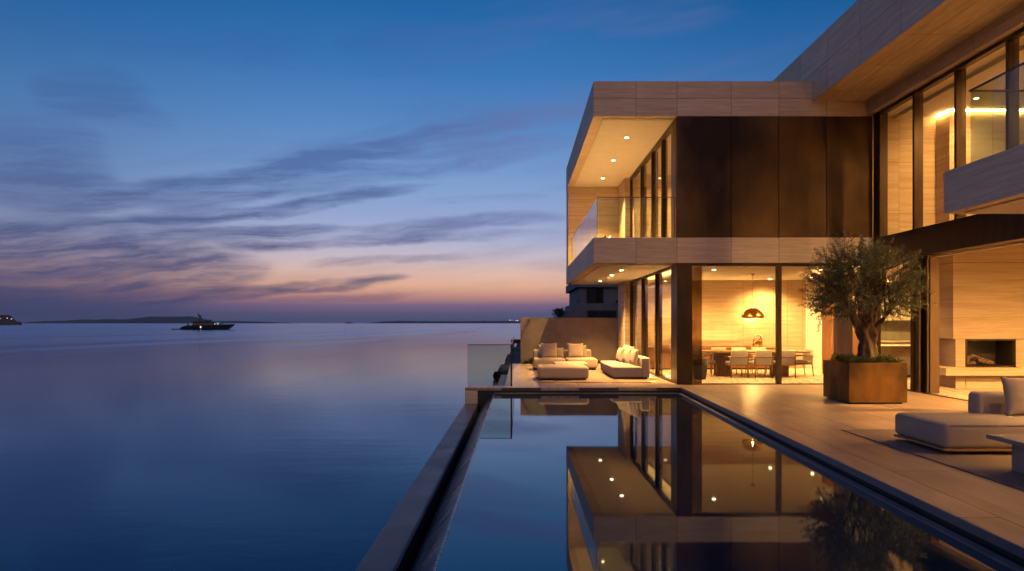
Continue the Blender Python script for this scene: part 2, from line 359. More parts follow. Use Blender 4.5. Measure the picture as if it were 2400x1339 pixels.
def sea_rough(t, p):
    x, y, z = t.sep(p); d = sea_dist(t, p)
    # slicks drawn out along an old wake that runs out towards the yacht's anchorage
    perp = t.m('ADD', t.m('MULTIPLY', t.m('ADD', x, 11.0), 0.9934), t.m('MULTIPLY', t.m('SUBTRACT', y, 726.0), -0.1148)); along = t.m('ADD', t.m('MULTIPLY', x, 0.1148), t.m('MULTIPLY', y, 0.9934))
    big = t.noise(t.xyz(t.m('MULTIPLY', perp, 0.035), t.m('MULTIPLY', along, 0.005), 0.0), 1.0, 6, 0.62, 0.5)
    wob = t.m('MULTIPLY', t.m('SUBTRACT', t.noise(t.xyz(t.m('MULTIPLY', along, 0.012), 3.0, 0.0), 1.0, 3), 0.5), 16.0)
    slick = t.m('MULTIPLY', t.mr(t.m('ABSOLUTE', t.m('ADD', perp, wob)), 1.0, 8.0, 1, 0, True), t.mr(y, 60, 170, 0, 1, True))
    return t.m('MAXIMUM', t.m('SUBTRACT', t.m('ADD', t.mr(d, 10, 260, 0.06, 0.15), t.mr(big, 0.3, 0.7, -0.05, 0.07)), t.m('MULTIPLY', slick, -0.10)), 0.02)
def pool_normal(t, p):
    return t.bump(t.noise(t.scale(p, 1.2, 0.7, 1), 1.0, 3, 0.5), 0.03, 0.02)
def mat_sea(): return water('sea_water', (0.0, 0.022, 0.075, 1), (0.64, 0.80, 1.0, 1), sea_rough, sea_normal, 0.92)
def mat_pool(): return water('pool_water', (0.0, 0.016, 0.045, 1), (0.84, 0.93, 1.0, 1), lambda t, p: t.mr(t.noise(t.scale(p, 0.5, 0.5, 1), 1.0, 3, 0.5), 0.3, 0.7, 0.012, 0.045), pool_normal, 1.0, 2.0)
m_sea, m_pool = mat_sea(), mat_pool()

EMITS = {}
def glow(power, area):
    s = round(power / (math.pi * area), 2)
    if s not in EMITS: EMITS[s] = mat_emit('lamp_glow', WARM, s)
    return EMITS[s]

# ================================================================== THE VILLA
villa = thing('villa', 'two storey travertine villa with bronze cladding, wide eaves and lit glass walls', 'house', (6.4, 20, 0))
V = lambda name, mb, mat, bevel=0.0, par=None: mb.build(name, mat, par or villa, bevel)
GX, RX = 3.95, 8.85                 # sea-side glass line, right wing glass line
# roofs, slabs, soffits
lr = V('roof', B(1.87, 8.70, 17.0, 26.7, 6.69, 7.56), m_roof, 0.008); lr['label'] = 'flat travertine roof over the bronze clad upper storey'
V('soffit', B(2.12, 3.92, 17.22, 25.78, 6.672, 6.70), m_plaster)
V('floor_slab', B(1.87, 8.84, 17.0, 26.7, 3.03, 3.665), m_slab, 0.008)
V('soffit', B(2.12, 3.92, 17.22, 26.45, 3.012, 3.04), m_plaster)
ur = V('roof', B(7.31, 15.0, -7.0, 26.0, 7.05, 8.50), m_eave, 0.008); ur['label'] = 'higher travertine roof with a deep eave over the right wing'
V('header_beam', B(8.70, 8.95, -6.9, 16.995, 6.73, 7.06), m_eave, 0.005)
V('lintel_beam', B(8.83, 9.05, -6.9, 16.99, 3.02, 3.60), m_frame, 0.006)
# walls
V('wall', B(1.875, 4.1, 25.8, 26.65, 3.66, 6.70), m_wall)
V('pier', B(3.77, 4.02, 24.2, 25.87, 0, 3.035), m_pier, 0.006)
V('pier', B(3.77, 4.02, 24.2, 25.81, 3.66, 6.675), m_pier, 0.006)
V('wall', B(4.0, 9.72, 23.1, 23.4, 0, 3.04), m_wall)                       # dining room rear wall
V('wall', MB().prism([(9.72, 23.1), (10.45, 22.35), (10.62, 22.5), (9.9, 23.38)], 0, 3.0), m_white)
V('wall', B(9.9, 14.5, 23.1, 23.4, 0, 3.04), m_kit)
V('wall', B(14.2, 14.5, -6.9, 23.05, 0, 7.04), m_white)
V('wall', B(RX, 14.15, -7.0, -6.7, 0, 7.04), m_white)
V('wall', B(4.0, 8.78, 23.6, 23.9, 3.66, 6.70), m_wall)                   # bedroom rear wall
V('wall', B(8.60, 8.80, 17.3, 23.55, 3.66, 6.70), m_wall)
V('wall', B(RX + 0.01, 10.55, 17.26, 17.5, 3.66, 6.78), m_wall)           # upper right room
V('wall', B(10.55, 14.15, 16.7, 17.5, 3.66, 6.70), m_wall)
V('ceiling', B(GX + 0.02, 14.2, 17.2, 23.1, 2.99, 3.035), m_plaster)
V('ceiling', B(RX + 0.22, 14.2, -6.7, 17.195, 3.45, 3.50), m_plaster)
V('ceiling', B(GX + 0.02, 8.6, 17.1, 23.6, 6.65, 6.70), m_plaster)
V('ceiling', B(RX + 0.22, 14.2, -6.7, 17.49, 6.75, 6.80), m_plaster)
V('blind_pelmet', B(9.45, 9.75, -6.6, 17.2, 6.66, 6.749), m_plaster)
V('floor', B(RX + 0.06, 14.2, -6.7, 17.5, 3.56, 3.605), m_floor)
V('floor', B(GX - 0.02, 8.60, 17.1, 25.2, 3.64, 3.672), m_floor)
V('balcony_floor', B(2.0, GX - 0.021, 17.13, 25.79, 3.66, 3.670), m_white)
V('floor', MB().prism([(GX - 0.02, 17.06), (8.72, 17.06), (8.72, 16.9), (8.86, 16.9), (8.86, -6.8), (14.2, -6.8), (14.2, 23.1), (GX - 0.02, 23.1)], -0.06, 0.004), m_floor)
# bronze cladding and corner column
for a, b in ((3.95, 5.30), (5.30, 6.49), (6.49, 7.68), (7.68, 8.835)):
    V('cladding_panel', B(a + 0.008, b - 0.008, 17.015, 17.07, 3.668, 6.688), m_panel, 0.003)
V('cladding_backing', B(3.97, 8.83, 17.075, 17.095, 3.668, 6.688), m_dark)
V('cladding_return', B(3.945, 3.97, 17.075, 17.6, 3.673, 6.67), m_panel, 0.003)
V('corner_column', B(3.95, 4.335, 17.01, 17.6, 0, 3.028), m_frame, 0.006)
V('column_reflection', B(4.40, 4.64, 17.26, 17.33, 0.004, 2.98), m_refl, 0.004)  # tinted sheet standing in for the corner column's dark reflection in the glass

def window(frame_boxes, pane_boxes, pane_mat=None):
    mb = MB()
    for b in frame_boxes: mb.box(*b)
    w = V('window', mb, m_frame, 0.004)
    for b in pane_boxes: V('pane', B(*b), pane_mat or m_glass, 0, w)
    return w
# dining front
window([(4.336, 8.83, 17.05, 17.17, 2.955, 3.028), (4.336, 8.72, 17.05, 17.17, -0.02, 0.022), (6.465, 6.57, 17.03, 17.18, 0.02, 2.956), (8.60, 8.71, 17.03, 17.18, 0.02, 2.956)],
       [(4.345, 6.464, 17.10, 17.112, 0.022, 2.955), (6.571, 8.599, 17.10, 17.112, 0.022, 2.955)])
# sea side, ground floor
ys = [17.6, 19.62, 21.8, 24.16]
fb = [(GX, GX + 0.13, 17.6, 24.2, 2.95, 3.013), (GX, GX + 0.13, 17.6, 24.2, -0.02, 0.03), (GX, GX + 0.12, 17.6, 17.68, 0.03, 2.95), (GX, GX + 0.12, 24.12, 24.2, 0.03, 2.95)]
fb += [(GX - 0.01, GX + 0.16, y, y + 0.10, 0.03, 2.95) for y in ys[1:3]] + [(GX + 0.05, GX + 0.16, y - 0.14, y - 0.005, 0.03, 2.95) for y in ys[1:3]]
window(fb, [(GX + 0.05, GX + 0.062, a, b, 0.03, 2.95) for a, b in ((17.68, 19.48), (19.72, 21.66), (21.9, 24.12))])
# sea side, upper floor
fb = [(GX, GX + 0.13, 17.6, 24.2, 6.585, 6.67), (GX, GX + 0.13, 17.6, 24.2, 3.672, 3.70), (GX, GX + 0.12, 17.6, 17.67, 3.70, 6.585), (GX, GX + 0.12, 24.12, 24.2, 3.70, 6.585)]
fb += [(GX - 0.01, GX + 0.16, y, y + 0.09, 3.70, 6.585) for y in (18.8, 20.2, 22.0)] + [(GX + 0.05, GX + 0.16, y - 0.12, y - 0.005, 3.70, 6.585) for y in (20.2, 22.0)]
window(fb, [(GX + 0.05, GX + 0.062, a, b, 3.70, 6.585) for a, b in ((17.67, 18.8), (18.89, 20.08), (20.29, 21.88), (22.09, 24.12))])
# right wing, upper floor: one window per module
my = [16.80 - 1.465 * i for i in range(17)]
for i in range(16):
    y1, y0 = my[i], my[i + 1]
    window([(RX, RX + 0.20, y1 - 0.075, y1, 3.605, 6.73), (RX, RX + 0.14, y0 + 0.001, y1 - 0.076, 6.65, 6.729), (RX, RX + 0.14, y0 + 0.001, y1 - 0.076, 3.605, 3.64)],
           [(RX + 0.06, RX + 0.072, y0 + 0.001, y1 - 0.076, 3.64, 6.65)])
V('corner_post', B(RX - 0.01, RX + 0.22, 16.802, 17.0, 3.60, 6.735), m_frame)
# right wing, ground floor: pane behind the tree, then the open sliding leaves
window([(RX - 0.14, RX + 0.06, 16.78, 16.985, 0.0, 3.02), (RX - 0.02, RX + 0.12, 15.25, 15.38, 0.0, 3.018), (RX, RX + 0.10, 15.38, 16.78, 2.95, 3.018), (RX, RX + 0.10, 15.38, 16.78, 0.0, 0.03)],
       [(RX + 0.04, RX + 0.052, 15.38, 16.78, 0.03, 2.95)])
sl = V('sliding_door', MB().box(RX - 0.02, RX + 0.03, 15.06, 15.19, 0.01, 3.018).box(RX + 0.08, RX + 0.13, 14.92, 15.2, 0.01, 3.018), m_frame, 0.004)
V('stile', B(RX + 0.14, RX + 0.34, 14.90, 15.03, 0.006, 2.98), bronze('bronze_stile', (0.10, 0.062, 0.034, 1), (0.16, 0.10, 0.055, 1), 1.0, 0.4, 0.6), 0.004, sl)
V('door_track', B(RX - 0.03, RX + 0.05, 11.9, 14.9, 0.004, 0.014), m_frame)
for k in range(6):
    y1 = 11.8 - 3.0 * k; y0 = y1 - 3.0
    window([(RX, RX + 0.15, y1 - 0.1, y1, 0.004, 3.018), (RX, RX + 0.1, y0 + 0.001, y1 - 0.101, 0.004, 0.03), (RX, RX + 0.1, y0 + 0.001, y1 - 0.101, 2.95, 3.018)],
           [(RX + 0.04, RX + 0.052, y0 + 0.001, y1 - 0.101, 0.03, 2.95)])
# right balcony
V('balcony', B(6.60, 8.86, -6.0, 10.60, 3.23, 3.88), m_balc, 0.006)
V('soffit', B(6.80, 8.80, -5.8, 10.42, 3.212, 3.24), m_plaster)
def railing(boxes, rails):
    mb = MB()
    for b in rails: mb.box(*b)
    r = V('railing', mb, m_frame)
    for b in boxes: V('glass_panel', B(*b), m_glassg, 0, r)
railing([(6.845, 6.86, y - 2.58, y, 3.88, 5.045) for y in (10.34, 7.75, 5.16, 2.57)] + [(6.87, 8.80, 10.345, 10.36, 3.88, 5.045)],
        [(6.838, 6.866, -0.1, 10.335, 5.046, 5.07), (6.838, 8.8, 10.336, 10.368, 5.046, 5.07)])
railing([(1.975, 1.99, 17.105 + 2.17 * i, 17.105 + 2.17 * i + 2.155, 3.665, 4.675) for i in range(4)] + [(2.0, 3.90, 17.10, 17.115, 3.665, 4.675)],
        [(1.968, 1.997, 17.13, 25.79, 4.676, 4.692), (1.968, 3.915, 17.092, 17.123, 4.676, 4.695), (3.905, 3.925, 17.095, 17.12, 3.666, 4.675), (1.968, 1.98, 17.092, 17.103, 3.666, 4.675)])
# fireplace
fp = V('chimney_breast', B(10.19, 12.6, 16.0, 16.95, 1.16, 3.45), m_chim, 0.004)
mb = MB().box(10.26, 10.49, 16.02, 16.75, 0.004, 1.158).box(11.66, 12.6, 16.02, 16.9, 0.004, 1.158).box(10.50, 11.655, 16.02, 16.9, 0.004, 0.50).box(10.15, 10.55, 16.752, 16.96, 0.004, 1.158)
V('fireplace_base', mb, m_chim, 0.003, fp)
mb = MB().box(10.495, 11.655, 16.62, 16.66, 0.51, 1.15).box(10.495, 10.525, 16.03, 16.62, 0.51, 1.15).box(11.625, 11.655, 16.03, 16.62, 0.51, 1.15).box(10.525, 11.625, 16.03, 16.62, 0.502, 0.53).box(10.525, 11.625, 16.03, 16.62, 1.13, 1.157)
V('firebox', mb, m_black, 0, fp)
mb = MB().box(10.49, 11.66, 15.995, 16.03, 0.505, 0.53).box(10.49, 11.66, 15.995, 16.03, 1.125, 1.156).box(10.49, 10.515, 15.995, 16.03, 0.531, 1.124).box(11.635, 11.66, 15.995, 16.03, 0.531, 1.124)
V('firebox_frame', mb, m_frame, 0, fp)
V('hearth_bench', MB().prism([(9.89, 15.80), (12.6, 15.80), (12.6, 16.015), (10.255, 16.015), (10.255, 16.6), (9.89, 16.6)], 0.315, 0.50), m_chim, 0.004, fp)
V('bulkhead', B(10.0, 10.6, 17.3, 19.0, 2.62, 2.985), m_plaster)
V('wall', B(12.6, 14.15, 16.3, 16.9, 0.004, 3.45), m_chim)
V('bulkhead', B(RX + 0.25, 14.2, 17.0, 17.195, 2.985, 3.448), m_plaster)
V('wall', B(11.75, 13.9, 18.2, 18.4, 0.004, 2.985), m_woodx)
V('wall', B(9.16, 9.36, 20.0, 20.6, 0.004, 2.985), m_woodx)
# lights that are fixed to the house, then strips added to brighten ceilings
m_lens = mat_emit('lens_glow', (1.0, 0.72, 0.36, 1), 22)
def downlight(x, y, z, power, r=0.05, cone=150):
    """trim ring, glowing lens and the lamp that shines down from it"""
    d = V('downlight', MB().lathe([(r + 0.022, -0.004), (r + 0.022, 0.012), (r + 0.004, 0.012), (r + 0.004, -0.004), (r + 0.022, -0.004)], x, y, z - 0.012, 20, False, False), m_brass)
    n = 12; vs = [(x + r * math.cos(2 * math.pi * k / n), y + r * math.sin(2 * math.pi * k / n), z - 0.024) for k in range(n)]
    vs2 = [(a, b, z - 0.003) for a, b, c in vs]
    V('lens', MB().add(vs + vs2, [tuple(range(n))[::-1], tuple(range(n, 2 * n))] + [(i, (i + 1) % n, n + (i + 1) % n, n + i) for i in range(n)]), m_lens, 0, d)
    L = bpy.data.lights.new('lamp', 'SPOT'); L.energy = power; L.color = WARM[:3]; L.spot_size = math.radians(cone); L.spot_blend = 1.0; L.shadow_soft_size = 0.04
    o = bpy.data.objects.new('lamp', L); COL.objects.link(o); o.parent = d; o.location = Vector((x, y, z - 0.055)) - villa.location
P_EXT, P_DIN, P_LIV = 1700, 700, 2100
for y in (18.86, 21.5, 24.16): downlight(2.99, y, 6.672, 4200, 0.05, 100)
for y in (18.92, 20.9, 23.84): downlight(2.86, y, 3.012, P_EXT, 0.05, 102)
for x, y in ((5.30, 18.5), (8.20, 18.5), (5.30, 22.0), (8.26, 22.4)): downlight(x, y, 2.99, P_DIN)
for x, y in ((5.1, 22.4), (5.1, 19.0), (7.4, 20.7)): downlight(x, y, 6.65, 1000)
for y, pw in ((15.8, 420), (12.6, 1500), (8.4, 2200), (4.2, 2200), (0.0, 2200)): downlight(10.6, y, 6.75, pw, 0.05, 172)
for x, y in ((9.9, 11.6), (12.0, 11.6), (9.9, 8.0), (12.0, 8.0), (9.9, 3.5), (12.0, 3.5), (9.9, -1.5)): downlight(x, y, 3.45, P_LIV, 0.05, 172)
for x, y in ((10.9, 20.4), (12.4, 21.6), (9.3, 21.6), (9.6, 18.6)): downlight(x, y, 2.99, P_DIN)
for y in (9.3, 6.4, 3.5): downlight(7.8, y, 3.212, 300)
cv = V('cove_or_added_light', B(10.56, 14.1, 16.655, 16.685, 6.715, 6.735), mat_emit('cove_glow', WARM, 110))
def added_cove(x, y0, y1, z, strength, w=0.03):
    """an added open channel and glowing strip, put in to brighten the ceiling above"""
    p = V('added_cove_channel', MB().box(x - w - 0.05, x + w + 0.05, y0, y1, z, z + 0.03).box(x - w - 0.05, x - w - 0.03, y0, y1, z + 0.031, z + 0.10).box(x + w + 0.03, x + w + 0.05, y0, y1, z + 0.031, z + 0.10), m_plaster)
    V('cove_or_added_light', B(x - w, x + w, y0 + 0.05, y1 - 0.05, z + 0.032, z + 0.042), mat_emit('added_cove_strip', WARM, strength), 0, p)
V('added_partition', B(8.86, 9.06, 17.62, 19.3, 0.004, 2.15), m_woodx)  # low wall added out of sight to carry the light strip on top
added_cove(8.96, 17.63, 19.29, 2.152, 250)  # strip added to brighten the dining room ceiling
added_cove(3.72, 19.45, 21.25, -0.028, 150)       # floor strip added unseen behind the sofa to brighten the terrace soffit
added_cove(4.33, 17.5, 22.9, 2.70, 80)  # strip added beside the sea-side glass for more ceiling light
added_cove(9.28, -6.5, 15.9, 3.0, 350)  # strip added unseen behind the lintel beam to lift the fireplace wall
added_cove(14.05, -6.5, 16.1, 3.0, 350)  # second added strip, along the far side of the living room
added_cove(2.30, 17.4, 25.5, 3.675, 72)          # added along the balcony edge, out of sight, to brighten its soffit
cv2 = V('cove_or_added_light', B(10.505, 10.535, 16.69, 17.2, 6.715, 6.735), mat_emit('cove_glow_side', WARM, 110))

# ================================================================== SETTING
def deckx(y): return 3.288 + 0.0363 * y            # pool edge of the terrace
YF = 16.2                                           # far end of the pool
mb = MB()
mb.prism([(deckx(-4), -4), (8.855, -4), (8.855, 16.895), (8.715, 16.895), (8.715, 17.055), (GX - 0.025, 17.055), (GX - 0.025, 16.21), (deckx(YF), 16.21)], -0.065, 0.0)
mb.prism([(-1.27, 16.20), (GX - 0.026, 16.20), (GX - 0.026, 25.75), (-0.30, 25.75), (-0.34, 16.76), (-1.27, 16.76)], -0.065, 0.0)
terr = structure(mb.build('terrace_paving', m_deck, None, 0.004))
mb = MB()
mb.prism([(deckx(-4) + 0.06, -4), (9.0, -4), (9.0, 16.9), (8.715, 17.05), (GX - 0.02, 17.05), (deckx(YF) + 0.06, 16.23)], -3.6, -0.066)
mb.prism([(-0.28, 16.74), (GX + 5, 17.06), (GX + 10, 25.9), (-0.26, 25.9)], -3.6, -0.066)
structure(mb.build('ground', m_dark))
# pool
WZ = -0.13
pool = thing('swimming_pool', 'dark infinity pool with a tiled overflow edge facing the sea', 'pool', (1.4, 8, -0.13))
mb = MB(); nseg = 12
mb.add([(-0.58, -3.5, WZ), (deckx(-3.5) - 0.10, -3.5, WZ), (deckx(16.15) - 0.10, 16.15, WZ), (-0.58, 16.15, WZ)], [(0, 1, 2, 3)])
mb.build('water', m_pool, pool)
MB().prism([(-0.56, -3.6), (deckx(-3.6) + 0.05, -3.6), (deckx(16.2) + 0.05, 16.2), (-0.56, 16.2)], -1.6, WZ - 0.02).build('basin', m_dark, pool)
mb = MB(); mb.prism([(deckx(-3.5) - 0.115, -3.5), (deckx(-3.5) - 0.035, -3.5), (deckx(16.1) - 0.035, 16.1), (deckx(16.1) - 0.115, 16.1)], WZ - 0.03, WZ + 0.016)
mb.box(-0.57, deckx(16.1) - 0.12, 16.08, 16.15, WZ - 0.03, WZ + 0.016)
mb.build('water_ledge', m_coping, pool, 0.003)
mb = MB(); mb.prism([(deckx(-3.5) + 0.005, -3.5), (deckx(-3.5) + 0.05, -3.5), (deckx(16.2) + 0.05, 16.2), (deckx(16.2) + 0.005, 16.2)], -0.4, -0.067)
mb.box(-0.97, deckx(16.2), 16.205, 16.4, -0.9, -0.067)
mb.build('overflow_slot', m_dark, pool)
mb = MB(); mb.prism([(deckx(-3.5) - 0.004, -3.5), (deckx(-3.5) + 0.01, -3.5), (deckx(16.2) + 0.01, 16.195), (deckx(16.2) - 0.004, 16.195)], -0.075, -0.004)
mb.build('coping_trim', m_coping, pool)
MB().profile_y([(-0.575, WZ + 0.004), (-0.90, -0.52), (-0.90, -0.9), (-0.555, -0.9), (-0.555, WZ + 0.004)], -3.5, 16.2).build('weir', m_tile, pool)
B(-0.972, -0.895, -3.5, 16.2, -0.9, -0.69).build('gutter_floor', m_dark, pool)
B(-0.972, -0.955, -3.5, 16.2, -0.68, -0.392).build('gutter_lining', m_dark, pool)
MB().box(-1.27, -0.97, -3.5, 16.198, -3.6, -0.384).build('catch_wall', m_slate, pool, 0.006)
MB().box(-1.27, -0.97, 16.2, 16.74, -3.6, -0.068).build('end_pier', m_slab, pool, 0.005)
# sea and land
q = 20000
structure(MB().add([(-q, -q, -3), (q, -q, -3), (q, q, -3), (-q, q, -3)], [(0, 1, 2, 3)]).build('sea', m_sea))
structure(MB().prism([(-0.7, 26.4), (60, 26.4), (60, 110), (2.2, 110), (0.2, 60)], -3.6, -0.3).build('ground', m_rock))
def hill(name, pts, Y, depth, label=None, mat=None, zmul=1.0):
    """ridge from (px, height px) pairs, at its true distance and with real depth"""
    vs, fs, n = [], [], 0
    k = Y / F; sec = 7
    dense = []
    for (a, ha), (b, hb) in zip(pts[:-1], pts[1:]):
        st = max(2, int(abs(b - a) / 5))
        for i in range(st): t = i / st; dense.append((a + (b - a) * t, ha + (hb - ha) * t))
    dense.append(pts[-1])
    for px, h in dense:
        w = mnoise.noise(Vector((px * 0.09, Y * 0.01, 0))) * 0.16 + mnoise.noise(Vector((px * 0.4, Y * 0.01, 3))) * 0.10
        hh = max(0.02, h * 1.12 * (1 + w)) * k
        for j in range(sec):
            t = j / (sec - 1); prof = math.sin(math.pi * min(1, t * 1.0)) ** 0.6
            vs.append(((px - CX) * k, Y + depth * t, -3.2 + hh * prof + (mnoise.noise(Vector((px * 0.2, t * 5, Y))) * 0.12 * hh * prof)))
    m = len(dense)
    for i in range(m - 1):
        for j in range(sec - 1): fs.append((i * sec + j, (i + 1) * sec + j, (i + 1) * sec + j + 1, i * sec + j + 1))
    mb = MB().add(vs, fs, True); o = structure(mb.build(name, mat or m_island)); return o
hill('island', [(28, 0.5), (45, 5), (100, 6), (130, 8.5), (160, 6.5), (178, 6.5), (186, 9), (260, 8.5), (268, 12), (290, 14.5), (320, 14.2), (345, 15), (372, 14.3), (395, 13), (405, 7), (425, 5.5), (520, 4.6), (560, 3.5), (600, 2), (625, 0.2)], 6000, 900)
hill('island', [(852, 0.2), (862, 2), (880, 4), (920, 5.5), (990, 4.6), (1060, 4.8), (1110, 5.2), (1150, 5.5), (1190, 5), (1240, 5), (1330, 4)], 6500, 900)

# ------------------------------------------------------------------ balustrade, garden wall and what is beyond them
gb = thing('glass_balustrade', 'frameless clear glass balustrade round the sea corner of the terrace', 'balustrade', (-0.2, 16.62, 0))
B(-1.24, -0.175, 16.60, 16.615, 0, 1.0).build('glass_panel', m_glassg, gb)
for i in range(4): B(-0.175, -0.16, 16.65 + 2.27 * i, 16.65 + 2.27 * i + 2.25, 0, 1.0).build('glass_panel', m_glassg, gb)
B(-1.24, -0.19, 16.595, 16.62, 1.001, 1.016).build('top_rail', m_frame, gb)
B(-0.182, -0.153, 16.63, 25.72, 1.001, 1.016).build('top_rail', m_frame, gb)
B(-0.19, -0.15, 16.59, 16.63, 0, 1.018).build('post', m_frame, gb)
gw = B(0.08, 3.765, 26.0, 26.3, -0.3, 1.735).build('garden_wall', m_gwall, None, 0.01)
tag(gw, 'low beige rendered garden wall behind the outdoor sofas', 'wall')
structure(B(-0.2, 3.76, 25.752, 25.995, -0.3, -0.01).build('planting_bed_soil', m_soil))
# seawall rocks
mb = MB()
vs, fs = [], []; ny, nx = 40, 8
for j in range(ny + 1):
    for i in range(nx + 1):
        y = 25.95 + 40 * (j / ny) ** 1.4; t = i / nx
        x = -0.72 - 0.9 * t + 0.02 * (y - 26); z = -0.35 - 2.9 * t ** 1.3
        g = mnoise.noise_vector(Vector((x * 1.7, y * 1.1, z * 1.7))) * 0.34
        vs.append((x + g.x, y + g.y * 0.5, z + g.z))
for j in range(ny):
    for i in range(nx): a = j * (nx + 1) + i; fs.append((a, a + 1, a + nx + 2, a + nx + 1))
for j in range(ny + 1):
    y = vs[j * (nx + 1)][1]; vs.append((2.5, y, vs[j * (nx + 1)][2]))
o0 = (ny + 1) * (nx + 1)
for j in range(ny): fs.append((j * (nx + 1), (j + 1) * (nx + 1), o0 + j + 1, o0 + j))
structure(mb.add(vs, fs, False).build('rocky_shore', m_rock))
sw = tag(B(-0.95, -0.3, 24.2, 25.9, -3.6, -0.72).build('sea_wall', m_slate, None, 0.02), 'dark stepped sea wall below the terrace edge beyond the glass', 'wall')
sw2 = tag(B(-0.62, -0.32, 17.0, 24.19, -3.6, -0.3).build('retaining_wall', m_slate, None, 0.02), 'narrow dark retaining wall along the sea side of the terrace', 'wall')
rl = thing('neighbour_railing', 'dark metal railing with thin bars beyond the garden wall end', 'railing', (0.0, 34, -0.3))
B(-0.36, 1.2, 33.9, 34.0, 0.52, 0.72).build('top_rail', m_frame, rl)
for i in range(13): B(-0.30 + 0.115 * i, -0.285 + 0.115 * i, 33.94, 33.955, -0.3, 0.52).build('baluster', m_frame, rl)

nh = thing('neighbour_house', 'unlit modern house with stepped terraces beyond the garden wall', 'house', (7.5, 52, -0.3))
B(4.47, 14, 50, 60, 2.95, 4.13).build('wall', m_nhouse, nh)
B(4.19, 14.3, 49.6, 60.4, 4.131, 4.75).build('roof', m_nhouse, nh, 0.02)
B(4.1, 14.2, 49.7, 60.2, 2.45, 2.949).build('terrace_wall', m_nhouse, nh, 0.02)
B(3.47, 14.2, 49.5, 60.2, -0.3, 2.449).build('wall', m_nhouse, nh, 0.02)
w = MB().box(5.0, 6.22, 49.93, 49.99, 2.96, 2.99).box(5.0, 6.22, 49.93, 49.99, 4.10, 4.129).box(5.56, 5.60, 49.93, 49.99, 2.99, 4.10).box(5.0, 5.03, 49.93, 49.99, 2.99, 4.10).box(6.19, 6.22, 49.93, 49.99, 2.99, 4.10).build('window', m_frame, nh)
B(5.03, 5.56, 49.96, 49.985, 2.99, 4.10).build('pane', m_nglass, w)
B(5.60, 6.19, 49.96, 49.985, 2.99, 4.10).build('pane', m_yglass, w)
w = MB().box(5.0, 7.1, 49.40, 49.49, 2.38, 2.44).box(5.0, 5.04, 49.4, 49.49, 0, 2.38).box(7.06, 7.1, 49.4, 49.49, 0, 2.38).build('window', m_frame, nh)
B(5.04, 7.06, 49.44, 49.48, 0, 2.38).build('pane', m_nglass, w)
B(4.25, 4.46, 49.78, 49.8, 2.95, 3.3).build('railing_panel', m_glassg, nh)
pt = MB().soft(7.0, 8.3, 49.0, 49.4, 2.98, 3.2, 0.05).build('awning', m_nglass, nh)

pl = thing('palm_tree', 'small dark fan palm silhouetted above the garden wall', 'palm', (2.38, 40, -0.3))
MB().tube([(2.38, 40, -0.3), (2.36, 40, 0.8), (2.39, 40, 1.95)], [0.13, 0.10, 0.09], 10).build('trunk', m_bark, pl)
mb = MB(); rnd = random.Random(3)
for i in range(46):
    a = rnd.uniform(0, 6.283); e = rnd.uniform(-0.35, 1.45); L = rnd.uniform(0.42, 0.66)
    d = Vector((math.cos(a) * math.cos(e), math.sin(a) * math.cos(e), math.sin(e))); base = Vector((2.39, 40, 1.93))
    side = d.cross(Vector((0, 0, 1))).normalized() if abs(d.z) < 0.98 else Vector((1, 0, 0)); up = side.cross(d)
    hub = base + d * L * 0.45
    mb.tube([base, hub], 0.012, 4)
    for k in range(9):
        t = (k - 4) / 4 * 1.0; dd = (d * math.cos(t) + side * math.sin(t)).normalized()
        tip = hub + dd * L * 0.6 - Vector((0, 0, 0.10 * L)); wv = up.cross(dd).normalized() * 0.017
        mid = hub + dd * L * 0.35
        mb.add([hub, mid + wv, tip, mid - wv], [(0, 1, 2, 3)])
mb.build('crown', m_palm, pl)

# ================================================================== OUTDOOR FURNITURE
def rug(name, x0, x1, y0, y1, label):
    return tag(B(x0, x1, y0, y1, 0.003, 0.014).build(name, m_rug, None, 0.004), label, 'rug')
rug('rug', 0.50, 3.42, 17.5, 23.2, 'beige flat woven rug under the cream outdoor sofas by the garden wall')
rug('rug', 4.62, 8.4, 4.6, 9.78, 'taupe flat woven rug under the grey sofa beside the pool')

def cushion(x, y, z, w, h, th, rz, tilt, label, mat, group, seed=0.0, roll=0.0):
    o = MB().pillow(w, h, th, seed).build('cushion', mat)
    o.rotation_mode = 'XYZ'; o.location = (x, y, z); o.rotation_euler = (tilt, roll, rz)
    return tag(o, label, 'cushion', group)
# sofa along the garden wall: two modules
sf = thing('sofa', 'cream two module sofa facing the pool along the garden wall', 'sofa', (1.53, 22.5, 0.014))
for a, b, sd in ((0.50, 1.52, 1.0), (1.535, 2.56, 2.0)):
    MB().soft(a, b, 22.0, 23.0, 0.065, 0.385, 0.07, 0.015, 0.006, sd).build('seat', m_fab, sf)
MB().soft(0.50, 1.43, 22.80, 23.03, 0.30, 0.64, 0.06, 0.0, 0.006, 3).build('backrest', m_fab, sf)
MB().soft(1.47, 2.44, 22.80, 23.03, 0.30, 0.64, 0.06, 0.0, 0.006, 4).build('backrest', m_fab, sf)
B(0.56, 2.50, 22.07, 22.95, 0.015, 0.068).build('plinth', m_dark, sf)
PB = 'cushions on the sofa along the garden wall'
cushion(1.02, 22.55, 0.385, 0.54, 0.50, 0.17, 0.05, -0.22, 'big square cushion at the left end of the wall sofa', m_fab2, PB, 1)
cushion(0.86, 22.70, 0.385, 0.44, 0.44, 0.15, -0.25, -0.15, 'shaded cushion half hidden behind the big left cushion', m_fab, PB, 2)
cushion(1.32, 22.66, 0.385, 0.36, 0.34, 0.14, -0.1, -0.15, 'small pale cushion tucked right of the big left cushion', m_fab2, PB, 3)
cushion(1.88, 22.55, 0.385, 0.52, 0.49, 0.17, -0.04, -0.22, 'square cushion alone on the right module of the wall sofa', m_fab2, PB, 4)
